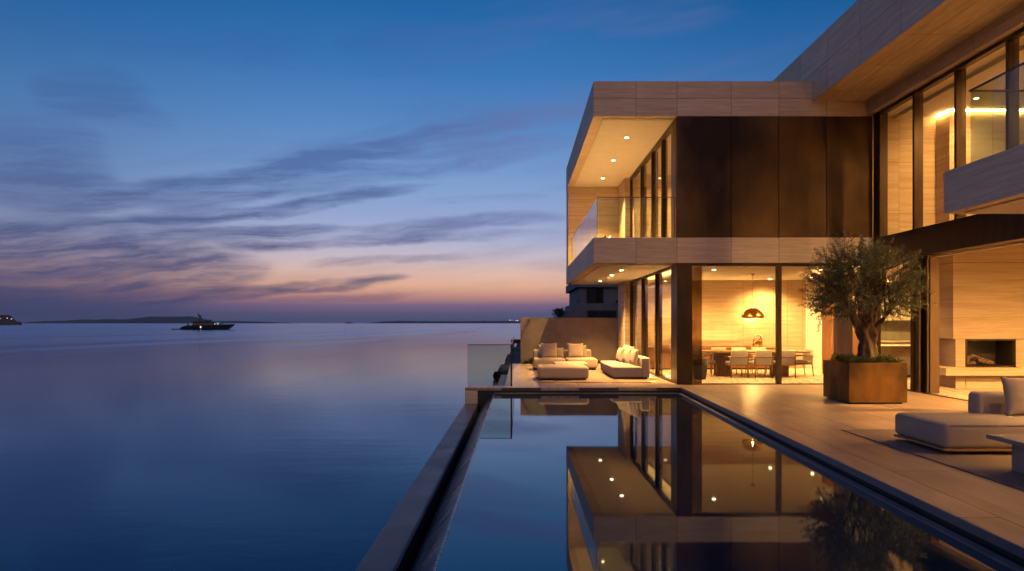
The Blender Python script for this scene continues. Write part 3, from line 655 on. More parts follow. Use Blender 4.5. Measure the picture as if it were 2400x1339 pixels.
cushion(2.06, 22.69, 0.385, 0.44, 0.42, 0.13, 0.1, -0.12, 'thin cushion showing behind the right module cushion', m_fab, PB, 5)
ot = thing('ottoman', 'large upholstered cream ottoman in front of the stone coffee table', 'ottoman', (1.2, 18.7, 0.014))
MB().soft(0.525, 1.88, 18.12, 19.35, 0.05, 0.375, 0.085, 0.02, 0.006, 6).build('seat', m_fab, ot)
B(0.62, 1.80, 18.22, 19.25, 0.015, 0.055).build('plinth', m_dark, ot)
ct = thing('coffee_table', 'low pale stone coffee table between the ottoman and wall sofa', 'table', (1.54, 20.3, 0.014))
B(1.06, 2.02, 19.70, 20.9, 0.305, 0.365).build('table_top', m_tabstone, ct, 0.006)
B(1.25, 1.84, 19.95, 20.65, 0.015, 0.304).build('base', m_tabstone, ct, 0.006)
s2 = thing('sofa', 'armless cream sofa along the sea side glass doors', 'sofa', (3.05, 19.9, 0.014))
MB().soft(2.55, 3.345, 18.45, 21.3, 0.06, 0.36, 0.055, 0.02, 0.006, 8).build('seat', m_fab, s2)
MB().soft(3.33, 3.57, 18.45, 21.3, 0.06, 0.60, 0.05, 0.0, 0.005, 9).build('backrest', m_fab, s2)
B(2.62, 3.50, 18.52, 21.23, 0.015, 0.064).build('plinth', m_dark, s2)
PS = 'cushions in a row on the sofa by the glass doors'
for x, y, w, h, lab, m in ((3.15, 18.98, 0.50, 0.45, 'nearest cushion of the row on the glass side sofa', m_fab2),
                           (3.06, 19.58, 0.52, 0.46, 'second cushion from the near end of the glass side sofa', m_fab2),
                           (2.99, 20.42, 0.50, 0.44, 'farthest front cushion on the sofa by the glass doors', m_fab2),
                           (3.21, 20.05, 0.54, 0.50, 'taller cushion leaning behind the second cushion on the glass side sofa', m_fab2),
                           (3.19, 20.88, 0.54, 0.52, 'tall cushion at the far end of the glass side sofa', m_fab2)):
    cushion(x, y, 0.375, w, h, 0.20, -math.pi / 2 + 0.10, -0.26, lab, m, PS, x * 7 + y)
# near sofa on the right
s3 = thing('sofa', 'grey chaise sofa with low back on the taupe rug', 'sofa', (6.4, 8.4, 0.014))
MB().soft(4.90, 8.2, 7.85, 8.93, 0.085, 0.375, 0.07, 0.012, 0.006, 11).build('seat', m_fabg, s3)
MB().soft(5.88, 8.2, 8.72, 8.97, 0.30, 0.645, 0.06, 0.0, 0.005, 12).build('backrest', m_fabg, s3)
MB().tube([(4.975, 7.856, 0.355), (8.1, 7.856, 0.355)], 0.006, 6).tube([(4.906, 7.93, 0.352), (4.906, 8.85, 0.352)], 0.006, 6).build('piping', m_fabg, s3)
B(4.905, 8.19, 7.86, 8.92, 0.060, 0.088).build('base_rail', m_wood, s3, 0.003)
B(5.10, 8.0, 8.0, 8.80, 0.014, 0.061).build('plinth', m_dark, s3)
cushion(6.36, 8.50, 0.375, 0.60, 0.50, 0.19, 0.05, -0.20, 'large grey cushion leaning on the low back of the chaise sofa', m_fabg, 'cushions on the chaise sofa', 21)
cushion(7.0, 8.52, 0.375, 0.56, 0.47, 0.19, -0.05, -0.20, 'grey cushion farther along the chaise sofa back', m_fabg, 'cushions on the chaise sofa', 22)
t3 = thing('coffee_table', 'taupe stone slab coffee table beside the grey chaise', 'table', (5.7, 6.6, 0.014))
B(4.965, 6.6, 5.85, 7.25, 0.315, 0.36).build('table_top', m_greystone, t3, 0.004)
B(5.10, 6.4, 6.15, 7.06, 0.014, 0.314).build('base', m_greystone, t3, 0.004)

# ------------------------------------------------------------------ planter, olive tree, herbs
pt = thing('planter', 'square patinated bronze planter box holding the olive tree', 'planter', (6.80, 13.45, 0.0))
mb = MB()
x0, x1, y0, y1, zb, zt, w = 6.25, 7.35, 12.90, 14.0, 0.035, 0.785, 0.03
mb.box(x0, x1, y0, y0 + w, zb, zt).box(x0, x1, y1 - w, y1, zb, zt).box(x0, x0 + w, y0 + w + 0.001, y1 - w - 0.001, zb, zt).box(x1 - w, x1, y0 + w + 0.001, y1 - w - 0.001, zb, zt)
mb.build('body', m_planter, pt, 0.003)
B(x0 + 0.06, x1 - 0.06, y0 + 0.06, y1 - 0.06, 0.0, 0.06).build('plinth', m_dark, pt)
B(x0 + w, x1 - w, y0 + w, y1 - w, 0.06, 0.735).build('soil', m_soil, pt)

TX, TY, TZ = 6.83, 13.45, 0.735
ol = thing('olive_tree', 'old gnarled olive tree with a wide airy crown in the bronze planter', 'olive tree', (TX, TY, TZ))
rnd = random.Random(11)
mb = MB()
# trunk: a lobed, twisting column
rings, seg = 34, 40; vs = []; fs = []
for i in range(rings):
    t = i / (rings - 1); z = -0.02 + 0.84 * t
    r0 = 0.185 + 0.055 * (1 - t) ** 3 - 0.045 * math.sin(math.pi * t) + 0.03 * t
    cx = TX + 0.03 * math.sin(t * 4.0); cy = TY + 0.02 * math.cos(t * 5)
    for k in range(seg):
        a = 2 * math.pi * k / seg; tw = a + 1.3 * t
        lob = 0.13 * math.sin(3 * tw + 0.5) + 0.08 * math.sin(5 * tw + 2.0 * t) + 0.05 * math.sin(9 * tw)
        kn = 0.34 * mnoise.noise(Vector((math.cos(a) * 1.5 + 4, math.sin(a) * 1.5, z * 4.2))) + 0.14 * mnoise.noise(Vector((math.cos(a) * 4, math.sin(a) * 4 + 9, z * 11)))
        r = r0 * (1 + lob + kn) * 0.82; sx = 1.0 + 0.12 * t
        vs.append((cx + r * sx * math.cos(a), cy + r * math.sin(a), TZ + z))
for i in range(rings - 1):
    for k in range(seg): k2 = (k + 1) % seg; fs.append((i * seg + k, i * seg + k2, (i + 1) * seg + k2, (i + 1) * seg + k))
fs.append(tuple((rings - 1) * seg + k for k in range(seg)))
mb.add(vs, fs, True)
def limb(p, d, L, r0, r1, n=9, curl=0.3, up=0.12):
    pts = [Vector(p)]; d = Vector(d).normalized()
    for i in range(n):
        d = (d + Vector((rnd.uniform(-1, 1), rnd.uniform(-1, 1), rnd.uniform(-0.6, 0.9))) * curl * 0.4 + Vector((0, 0, up * 0.5))).normalized()
        pts.append(pts[-1] + d * L / n)
    mb.tube(pts, [r0 + (r1 - r0) * (i / n) for i in range(n + 1)], 9); return pts, d
tips = []; top = Vector((TX, TY, TZ + 0.72))
CC = Vector((TX - 0.07, TY, 2.21))
for dx, dy, dz, L, r in ((-0.62, -0.1, 0.85, 1.0, 0.098), (0.50, 0.1, 0.95, 1.0, 0.092), (-0.1, 0.65, 0.9, 0.95, 0.07), (0.15, -0.6, 0.95, 0.95, 0.065), (-0.15, 0.05, 1.0, 1.05, 0.07), (0.75, -0.3, 0.8, 0.9, 0.05)):
    pts, d = limb(top + Vector((dx * 0.13, dy * 0.11, -0.07)), (dx, dy, dz), L, r, r * 0.32, 9, 0.5)
    for q in range(4, len(pts), 2):
        for _ in range(2):
            dd = (d + Vector((rnd.uniform(-1, 1), rnd.uniform(-1, 1), rnd.uniform(-0.4, 0.8))) * 1.0).normalized()
            p2, d2 = limb(pts[q], dd, rnd.uniform(0.45, 0.75), 0.028, 0.009, 6, 0.5, 0.05)
            tips += p2[2:]
# leaf sprigs fill a lumpy crown
def crown_r(d):                              # radius multiplier by direction
    n = mnoise.noise(d * 1.7 + Vector((3.1, 0.2, 5))) * 0.28 + mnoise.noise(d * 4.1) * 0.16
    return 1.0 + n
lv = MB(); nspr = 0
while nspr < 980:
    d = Vector((rnd.gauss(0, 1), rnd.gauss(0, 1), rnd.gauss(0, 1))).normalized()
    if d.z < -0.80: continue
    rr = rnd.uniform(0.10, 1.0) ** 0.46 * crown_r(d)
    p = CC + Vector((d.x * 0.98 * rr, d.y * 0.93 * rr, d.z * (0.86 if d.z > 0 else 0.76) * rr))
    if d.z < -0.25 and (Vector((p.x - TX, p.y - TY)).length < 0.42): continue
    if mnoise.noise(p * 2.6 + Vector((7, 1, 3))) < -0.17: continue       # gaps that let the background through
    nspr += 1
    out = ((p - CC).normalized() * 0.8 + Vector((rnd.uniform(-.6, .6), rnd.uniform(-.6, .6), rnd.uniform(-0.35, 0.9)))).normalized()
    near = min(tips, key=lambda q: (q - p).length_squared)
    L = rnd.uniform(0.18, 0.34)
    if (near - p).length < 0.5 and nspr % 4 == 0: mb.tube([near, (near + p) / 2 + Vector((0, 0, -0.02)), p], [0.008, 0.006, 0.004], 5)
    mb.tube([p, p + out * L], [0.004, 0.0015], 4)
    sd = out.cross(Vector((0.2, 0.3, 1))).normalized()
    nl = rnd.randint(18, 30)
    for k in range(nl):
        t = (k + 0.5) / nl; b = p + out * L * t
        ang = k * 2.4 + rnd.uniform(-.5, .5); rad = (sd * math.cos(ang) + sd.cross(out) * math.sin(ang))
        ld = (out * rnd.uniform(0.35, 0.9) + rad * 0.8 + Vector((0, 0, rnd.uniform(-0.25, 0.15)))).normalized()
        l = rnd.uniform(0.042, 0.072); wv = ld.cross(Vector((rnd.uniform(-1, 1), rnd.uniform(-1, 1), rnd.uniform(-1, 1)))).normalized() * l * 0.13
        lv.add([b, b + ld * l * 0.45 + wv, b + ld * l, b + ld * l * 0.45 - wv], [(0, 1, 2, 3)])
mb.build('trunk', m_bark, ol)
lv.build('crown', m_olive, ol)
hb = MB(); rnd = random.Random(5)
for i in range(190):
    x, y = rnd.uniform(6.32, 7.28), rnd.uniform(12.97, 13.93)
    if math.hypot(x - TX, y - TY) < 0.24: continue
    H = rnd.uniform(0.07, 0.19) + 0.08 * max(0, mnoise.noise(Vector((x * 4, y * 4, 0))))
    for k in range(34):
        a = rnd.uniform(0, 6.283); h = rnd.uniform(0.2, 1) * H; r = rnd.uniform(0, 0.075)
        b = Vector((x + r * math.cos(a), y + r * math.sin(a), 0.735 + h)); ld = Vector((math.cos(a), math.sin(a), rnd.uniform(-0.2, 1.0))).normalized(); l = rnd.uniform(0.026, 0.046)
        wv = ld.cross(Vector((0, 0.3, 1))).normalized() * l * 0.32
        hb.add([b, b + ld * l * .5 + wv, b + ld * l, b + ld * l * .5 - wv], [(0, 1, 2, 3)])
tag(hb.build('ground_cover', m_herb, None, base=(6.8, 13.45, 0.735)), 'leafy green ground cover round the olive trunk in the planter', 'ground cover', kind='stuff')
def tuft(x, y, z, H, R, n, label):
    tb = MB()
    for k in range(n):
        a = rnd.uniform(0, 6.283); e = rnd.uniform(0.2, 1.35); L = H * rnd.uniform(0.6, 1.0)
        d = Vector((math.cos(a) * math.cos(e) * R / H, math.sin(a) * math.cos(e) * R / H, math.sin(e)))
        w = Vector((-math.sin(a), math.cos(a), 0)) * 0.018; b = Vector((x, y, z)); m = b + d * L * 0.6; tp = b + d * L - Vector((0, 0, 0.12 * L))
        tb.add([b - w * .4, b + w * .4, m + w, tp, m - w], [(0, 1, 2, 3, 4)])
    return tag(tb.build('plant', m_herb, None, base=(x, y, z)), label, 'plant', 'low plants at the foot of the garden wall')
tuft(0.48, 25.86, -0.02, 0.34, 0.30, 46, 'spiky green plant left of the wall sofa at the garden wall foot')
tuft(0.30, 25.88, -0.02, 0.22, 0.25, 30, 'low green tuft near the free end of the garden wall')
tuft(2.95, 25.87, -0.02, 0.30, 0.32, 46, 'dark leafy plant between the two cream sofas at the garden wall')
tuft(2.62, 25.87, -0.02, 0.24, 0.26, 30, 'short leafy plant just right of the wall sofa back')

# ================================================================== DINING ROOM
dt = thing('dining_table', 'long oak dining table on two fluted pedestals behind the glass', 'table', (6.8, 19.9, 0.004))
mb = MB(); poly = [(5.36 + 0.28 * (1 - math.cos(t)) if False else 5.64 - 0.28 * math.cos(t), 19.9 + 0.6 * math.sin(t)) for t in [math.pi / 2 * (k / 6 - 1) for k in range(13)]]
mb.prism([(8.26, 19.3), (8.26, 20.5)] + poly[::-1], 0.685, 0.735).build('table_top', m_wood, dt, 0.008)
for x in (5.95, 7.60):
    mb = MB(); pr = []
    for k in range(96):
        a = 2 * math.pi * k / 96; r = 1 + 0.035 * math.cos(24 * a); c, s_ = math.cos(a), math.sin(a)
        e = (abs(c) ** 4 + abs(s_) ** 4) ** -0.25; pr.append((x + 0.21 * r * e * c, 19.9 + 0.30 * r * e * s_))
    mb.prism(pr, 0.005, 0.684).build('pedestal', m_wood, dt)
def dining_chair(loc, label):
    t = thing('dining_chair', label, 'chair', loc, 0, 'upholstered oak chairs round the dining table')
    L = Vector(loc)
    def bld(name, mb, mat, bev=0.0):
        mb.v = [tuple(Vector(v) + L) for v in mb.v]; return mb.build(name, mat, t, bev)
    bld('seat', MB().soft(-0.24, 0.24, -0.20, 0.28, 0.385, 0.46, 0.03, 0.01), m_chairfab)
    bk = MB().soft(-0.225, 0.225, -0.03, 0.03, 0.0, 0.42, 0.025)
    bk.v = [(x, y - 0.22 - z * 0.12, z + 0.36) for x, y, z in bk.v]
    bld('backrest', bk, m_chairfab)
    for sx in (-1, 1):
        bld('leg', MB().tube([(sx * 0.235, 0.25, 0.58), (sx * 0.24, 0.27, 0.0)], [0.017, 0.013], 6), m_wood)
        bld('leg', MB().tube([(sx * 0.245, -0.255, 0.60), (sx * 0.24, -0.24, 0.40), (sx * 0.235, -0.285, 0.0)], [0.016, 0.019, 0.013], 6), m_wood)
        bld('armrest', MB().box(sx * 0.245 - 0.02, sx * 0.245 + 0.02, -0.27, 0.29, 0.578, 0.60), m_wood, 0.006)
    bld('seat_frame', MB().box(-0.235, 0.235, -0.235, -0.205, 0.34, 0.39).box(-0.235, 0.235, 0.235, 0.262, 0.34, 0.385).box(-0.252, -0.232, -0.24, 0.25, 0.34, 0.385).box(0.232, 0.252, -0.24, 0.25, 0.34, 0.385), m_wood, 0.003)
    bld('back_rail', MB().box(-0.25, 0.25, -0.292, -0.266, 0.565, 0.60), m_wood, 0.004)
    return t
ch = dining_chair((6.13, 19.20, 0.004), 'dining chair seen from behind, leftmost of the near row')
for x, y, rz, lab in ((6.80, 19.20, 0.02, 'dining chair seen from behind, middle of the near row'),
                      (7.45, 19.20, -0.03, 'dining chair seen from behind, partly covered by the window mullion'),
                      (6.16, 20.75, math.pi, 'dining chair facing the pool, left of the far row'),
                      (6.78, 20.75, math.pi + 0.03, 'dining chair facing the pool, middle of the far row'),
                      (7.40, 20.75, math.pi, 'dining chair facing the pool, under the white flowers'),
                      (5.42, 19.85, -math.pi / 2, 'dining chair at the left head of the table by the dark column'),
                      (8.14, 19.75, math.pi / 2 + 0.1, 'dining chair side on at the right head of the table')):
    dup(ch, (x, y, 0.004), rz, lab)
sb = thing('sideboard', 'long low walnut sideboard along the dining room rear wall', 'sideboard', (6.4, 22.6, 0.004))
B(4.3, 8.4, 22.36, 22.98, 0.06, 0.70).build('cabinet', m_woodx, sb, 0.004)
B(4.28, 8.42, 22.33, 23.0, 0.701, 0.74).build('counter_top', m_wood, sb, 0.004)
B(4.4, 8.3, 22.45, 22.95, 0.005, 0.059).build('plinth', m_dark, sb)
B(4.5, 7.55, 22.52, 22.57, 0.742, 0.750).build('added_light_strip', mat_emit('added_sideboard_strip', WARM, 115), sb)  # strip added on the counter, out of sight, to brighten the ceiling
MB().box(4.45, 7.6, 22.40, 22.42, 0.741, 0.79).box(4.45, 7.6, 22.66, 22.68, 0.741, 0.79).build('added_strip_channel', m_wood, sb)  # lips added with the strip to screen it from view
pd = thing('pendant_lamp', 'brass dome pendant lamp hanging over the dining table', 'lamp', (6.90, 20.1, 1.68))
dome = [(0.325 * math.cos(a), 0.30 * math.sin(a)) for a in [math.pi / 2 * k / 12 for k in range(13)]]
dome[-1] = (0.012, 0.30)
inner = [(r - 0.006 if r > 0.02 else 0.010, z - 0.006) for r, z in dome][::-1]; inner[-1] = (inner[-1][0], 0.0)
MB().lathe(dome + inner + [dome[0]], 6.90, 20.1, 1.68, 40, True, False).build('lamp_shade', m_brass, pd)
MB().tube([(6.90, 20.1, 1.97), (6.90, 20.1, 2.96)], 0.006, 6).build('cord', m_brass, pd)
MB().lathe([(0.06, 0), (0.065, 0.03), (0.02, -0.02)][::-1], 6.90, 20.1, 2.958, 20).build('ceiling_rose', m_brass, pd)
bb = [(0.055 * math.sin(math.pi * k / 8) + 0.0005, -0.055 * math.cos(math.pi * k / 8)) for k in range(9)]
MB().lathe(bb, 6.90, 20.1, 1.78, 14, True, False).build('bulb', glow(170, 4 * math.pi * 0.055 ** 2), pd)
vz = thing('vase', 'brass footed bowl vase on the walnut sideboard', 'vase', (7.92, 22.6, 0.74))
MB().lathe([(0.06, 0.10), (0.13, 0.13), (0.155, 0.20), (0.12, 0.26), (0.10, 0.25), (0.13, 0.2), (0.05, 0.13), (0.002, 0.125)], 7.92, 22.6, 0.74, 28, True, False).build('bowl', m_brass, vz)
for k in range(4):
    a = math.pi / 4 + k * math.pi / 2
    MB().tube([(7.92 + 0.13 * math.cos(a), 22.6 + 0.13 * math.sin(a), 0.74 + 0.17), (7.92 + 0.16 * math.cos(a), 22.6 + 0.16 * math.sin(a), 0.80), (7.92 + 0.13 * math.cos(a), 22.6 + 0.13 * math.sin(a), 0.741)], [0.03, 0.025, 0.018], 8).build('foot', m_brass, vz)
fl = MB(); rnd = random.Random(9)
for i in range(26):
    d = Vector((rnd.gauss(0, 1), rnd.gauss(0, 1), abs(rnd.gauss(0, .7)))).normalized(); c = Vector((7.92, 22.6, 1.02)) + Vector((d.x * 0.13, d.y * 0.13, d.z * 0.12))
    for k in range(9):
        a = k * 0.7; s1 = d.cross(Vector((0.1, 0.2, 1))).normalized(); s2 = s1.cross(d); r = s1 * math.cos(a) + s2 * math.sin(a)
        w = r.cross(d) * 0.022; fl.add([c, c + r * .028 + d * .012 + w, c + r * .05 + d * .03, c + r * .028 + d * .012 - w], [(0, 1, 2, 3)])
tag(fl.build('flowers', m_petal, None, base=(7.92, 22.6, 1.0)), 'white flower bouquet in the brass vase on the sideboard', 'bouquet')
# small wall washer added over the sideboard for its glow, hidden from the terrace by the pendant's dome
ws = thing('added_wall_lamp', 'added small round light, unseen behind the pendant, brightening the dining room wall', 'added lamp', (7.82, 23.08, 1.80))
MB().box(7.77, 7.87, 23.06, 23.098, 1.70, 1.84).build('bracket', m_brass, ws)
MB().lathe([(0.05 * math.sin(math.pi * k / 8) + 0.0005, -0.05 * math.cos(math.pi * k / 8)) for k in range(9)], 7.82, 22.99, 1.77, 14, True, False).build('bulb', glow(34, 4 * math.pi * 0.05 ** 2), ws)
# pot plant behind the dark column
pp = thing('potted_plant', 'arching leafy plant in a dark pot by the dining room corner', 'plant', (4.95, 18.6, 0.004))
MB().lathe([(0.15, 0), (0.19, 0.25), (0.20, 0.55), (0.17, 0.55), (0.16, 0.5), (0.001, 0.5)], 4.95, 18.6, 0.004, 24).build('pot', m_black, pp)
fb_ = MB(); rnd = random.Random(21)
for k in range(22):
    a = rnd.uniform(0, 6.283); L = rnd.uniform(0.45, 0.75); e = rnd.uniform(0.7, 1.3); p = Vector((4.95, 18.6, 0.5)); pts = [p]
    for i in range(9):
        e -= 0.17; p = p + Vector((math.cos(a) * math.cos(e), math.sin(a) * math.cos(e), math.sin(e))) * L / 8; pts.append(p)
    fb_.tube(pts, 0.004, 4)
    for i in range(2, 10):
        d = (pts[i] - pts[i - 1]).normalized(); sd = d.cross(Vector((0, 0, 1))).normalized()
        for sg in (-1, 1):
            ld = (d * 0.5 + sd * sg).normalized(); l = 0.11 * (1.15 - i / 10); w = ld.cross(Vector((0, 0, 1))).normalized() * 0.013
            fb_.add([pts[i], pts[i] + ld * l * .5 + w, pts[i] + ld * l, pts[i] + ld * l * .5 - w], [(0, 1, 2, 3)])
fb_.build('leaves', m_herb, pp)
# curtain stacked at the right end of the dining window
def curtain(x0, x1, y, z0, z1, label, amp=0.045, waves=7):
    n = 90; top = []
    for s_ in (0, 1):
        for i in range(n + 1):
            t = i / n; yy = y + amp * math.sin(t * waves * 2 * math.pi) + (0.006 if s_ else 0); top.append((x0 + (x1 - x0) * t, yy))
    f = top[:n + 1] + top[n + 1:][::-1]
    m = MB(); N = len(f); vs = [(a, b, z0) for a, b in f] + [(a, b, z1) for a, b in f]
    m.add(vs, [(i, (i + 1) % N, N + (i + 1) % N, N + i) for i in range(N)], True)
    return tag(m.build('curtain', m_curt, None), label, 'curtain')
curtain(8.05, 8.52, 17.42, 0.015, 2.97, 'pale linen curtain gathered behind the olive tree trunk')
c2 = curtain(5.5, 6.4, 23.45, 3.69, 6.6, 'linen curtain at the rear of the upper bedroom', 0.04, 9)
# kitchen
ki = thing('kitchen_island', 'pale kitchen island with a stone counter seen past the olive tree', 'kitchen island', (10.9, 19.3, 0.004))
B(10.1, 11.7, 19.1, 19.9, 0.08, 0.86).build('cabinet', m_kit, ki, 0.004)
B(10.05, 11.74, 19.04, 19.96, 0.861, 0.905).build('counter_top', m_tabstone, ki, 0.004)
B(10.2, 11.6, 19.2, 19.8, 0.005, 0.079).build('plinth', m_dark, ki)
kc = thing('kitchen_cabinet', 'tall kitchen cabinet wall with an open shelf niche and glass splashback', 'cabinet', (12.0, 22.8, 0.004))
B(10.7, 14.1, 22.5, 23.09, 0.08, 0.90).build('base_cabinet', m_kit, kc, 0.003)
B(10.7, 14.1, 22.45, 23.09, 0.901, 0.94).build('counter_top', m_tabstone, kc, 0.003)
B(11.75, 14.1, 23.02, 23.09, 0.941, 1.62).build('splashback', m_kitdark, kc)
B(10.7, 14.1, 22.7, 23.09, 1.621, 2.9).build('wall_cabinet', m_kit, kc, 0.003)
B(11.60, 11.75, 22.6, 23.09, 0.941, 1.62).build('side_panel', m_kit, kc)
B(10.7, 11.599, 22.75, 23.09, 1.26, 1.29).build('shelf', m_kit, kc)
B(10.7, 11.599, 23.0, 23.09, 0.941, 1.259).build('back_panel', m_black, kc)
# shelf and sculpture seen left of the fireplace
sh = thing('console_shelf', 'slim stone topped walnut console beyond the fireplace', 'console', (12.0, 17.85, 0.004))
B(11.3, 12.5, 17.6, 18.1, 0.10, 0.84).build('cabinet', m_woodx, sh, 0.003)
B(11.28, 12.52, 17.58, 18.12, 0.841, 0.88).build('counter_top', m_tabstone, sh, 0.003)
B(11.4, 12.4, 17.7, 18.0, 0.005, 0.099).build('plinth', m_dark, sh)
tag(MB().lathe([(0.05, 0), (0.05, 0.03), (0.015, 0.06), (0.03, 0.2), (0.018, 0.3), (0.04, 0.42), (0.02, 0.5), (0.045, 0.58), (0.002, 0.62)], 11.4, 17.85, 0.88, 16).build('figurine', m_black, None, base=(11.4, 17.85, 0.88)), 'slim dark figurine on the console beyond the fireplace', 'sculpture')
# firewood
rnd = random.Random(4)
LG = 'split logs stacked in the fireplace'
for i, (x0, y0, z0, x1, y1, z1, r, lab) in enumerate((
    (10.58, 16.40, 0.575, 10.86, 16.20, 0.575, 0.042, 'short log lying flat at the left of the firebox'),
    (10.56, 16.25, 0.565, 10.84, 16.36, 0.70, 0.034, 'slanting log rising from the left of the fire pile'),
    (10.66, 16.32, 0.665, 10.84, 16.28, 0.775, 0.045, 'stubby log end topmost on the fire pile'),
    (10.84, 16.30, 0.76, 11.32, 16.24, 0.575, 0.040, 'long log sloping down to the right of the firebox'),
    (10.92, 16.22, 0.645, 11.22, 16.18, 0.57, 0.040, 'front log resting under the long sloping log'),
    (10.80, 16.42, 0.575, 11.18, 16.46, 0.575, 0.045, 'log lying flat at the back of the fire pile'))):
    a, b = Vector((x0, y0, z0)), Vector((x1, y1, z1)); m = MB(); n = 7
    pts = [a.lerp(b, k / n) + Vector((rnd.uniform(-1, 1), rnd.uniform(-1, 1), rnd.uniform(-.5, .5))) * 0.008 for k in range(n + 1)]
    m.tube(pts, [r * rnd.uniform(0.85, 1.12) for _ in pts], 9); tag(m.build('log', m_log, None, base=a), lab, 'log', LG)

# ================================================================== ON THE WATER
def ypt(zx, zy, Y): return PX(400 + zx / 13.333, Y), PZ(720 + zy / 13.333, Y)
YY = 462.0
yt = thing('motor_yacht', 'dark motor yacht at anchor with a few lit windows', 'yacht', (PX(487, YY), YY, -3))
def loft(stations, name, mat, par):
    """stations: (x, z_keel, z_deck, half beam deck, half beam water)"""
    vs = []; fs = []; n = 9
    for x, zk, zd, bd, bw in stations:
        for j in range(n):
            t = j / (n - 1) * 2 - 1; a = abs(t); sg = 1 if t > 0 else -1
            y = sg * (bw * min(1, a * 1.6) if a < 0.5 else bw * 0.8 + (bd - bw * 0.8) * ((a - 0.5) * 2) ** 0.8); z = zk + (zd - zk) * (0 if a < 0.2 else ((a - 0.2) / 0.8) ** 1.2)
            vs.append((x, YY + y, z))
    for i in range(len(stations) - 1):
        for j in range(n - 1): fs.append((i * n + j, (i + 1) * n + j, (i + 1) * n + j + 1, i * n + j + 1))
        fs.append((i * n, i * n + n - 1, (i + 1) * n + n - 1, (i + 1) * n))
    fs.append(tuple(range(n))); fs.append(tuple((len(stations) - 1) * n + j for j in range(n))[::-1])
    return MB().add(vs, fs).build(name, mat, par)
st = []
for zx, top, bd, bw in ((360, 655, 2.9, 2.9), (440, 605, 3.3, 3.2), (560, 578, 3.6, 3.4), (900, 566, 3.7, 3.4), (1300, 556, 3.6, 3.0), (1600, 548, 3.0, 2.0), (1800, 540, 1.9, 0.9), (1900, 536, 1.1, 0.35), (2000, 528, 0.12, 0.05)):
    x, zt = ypt(zx, top, YY); st.append((x, -3.25 if zx < 1820 else -3.25 + (zx - 1810) / 190 * 3.2, zt, bd, bw))
loft(st, 'hull', m_hull, yt)
def ybox(zx0, zx1, zx0t, zx1t, zy1, zy0, hb, name, mat, par=None):
    x0, zl = ypt(zx0, zy1, YY); x1, _ = ypt(zx1, zy1, YY); a, zh = ypt(zx0t, zy0, YY); b, _ = ypt(zx1t, zy0, YY)
    return MB().add([(x0, YY - hb, zl), (x1, YY - hb, zl), (x1, YY + hb, zl), (x0, YY + hb, zl), (a, YY - hb * .92, zh), (b, YY - hb * .92, zh), (b, YY + hb * .92, zh), (a, YY + hb * .92, zh)],
        [(3, 2, 1, 0), (4, 5, 6, 7), (0, 1, 5, 4), (1, 2, 6, 5), (2, 3, 7, 6), (3, 0, 4, 7)]).build(name, mat, par or yt)
ybox(720, 1700, 760, 1560, 572, 500, 2.9, 'main_cabin', m_hull)
ybox(745, 1520, 760, 1420, 499, 468, 2.8, 'bridge_deck', m_yglass)
ybox(740, 1340, 760, 1300, 467, 436, 2.9, 'upper_deck', m_hull)
ybox(1060, 1275, 1085, 1250, 428, 396, 2.0, 'hardtop', m_hull)
ybox(1085, 1110, 1085, 1110, 436, 429, 1.8, 'strut', m_hull); ybox(1215, 1240, 1215, 1240, 436, 429, 1.8, 'strut', m_hull)
ybox(890, 1010, 900, 965, 436, 345, 1.0, 'mast', m_hull)
ybox(905, 975, 885, 925, 344, 262, 0.5, 'mast', m_hull)
ybox(860, 890, 862, 892, 300, 215, 0.5, 'radar_dome', m_hull)
ybox(872, 878, 873, 876, 214, 130, 0.05, 'antenna', m_hull)
ybox(940, 1000, 950, 1010, 262, 250, 0.7, 'radar_bar', m_hull)
ybox(525, 560, 530, 548, 578, 505, 0.5, 'stern_crane', m_hull)
YW = 2.0
def ylight(zx, zy, w, h, s, hb):
    x, z = ypt(zx, zy, YY); B(x - w / 2, x + w / 2, YY - hb - 0.12, YY - hb + 0.3, z - h / 2, z + h / 2).build('lit_window', mat_emit('cabin_light', (1, 0.86, 0.66, 1), s), yt)
ylight(1015, 625, 0.6, 1.2, 1.3, 3.75); ylight(1440, 527, 0.7, 0.8, 0.55, 2.9); ylight(1530, 525, 1.0, 0.8, 0.6, 2.9)
dg = thing('dinghy', 'small dark inflatable dinghy floating astern of the yacht', 'dinghy', (PX(411.5, YY), YY, -3))
x0, _ = ypt(35, 690, YY); x1, _ = ypt(275, 690, YY)
MB().tube([(x1, YY - 0.9, -2.75), (x0 + 0.8, YY - 0.9, -2.75), (x0, YY, -2.55), (x0 + 0.8, YY + 0.9, -2.75), (x1, YY + 0.9, -2.75)], 0.27, 8).build('tube', m_hull, dg)
B(x0 + 0.8, x1 - 0.2, YY - 0.8, YY + 0.8, -2.98, -2.8).build('floor', m_hull, dg)
B(x1 - 0.3, x1 + 0.05, YY - 0.3, YY + 0.3, -2.85, -2.1).build('outboard_motor', m_hull, dg)
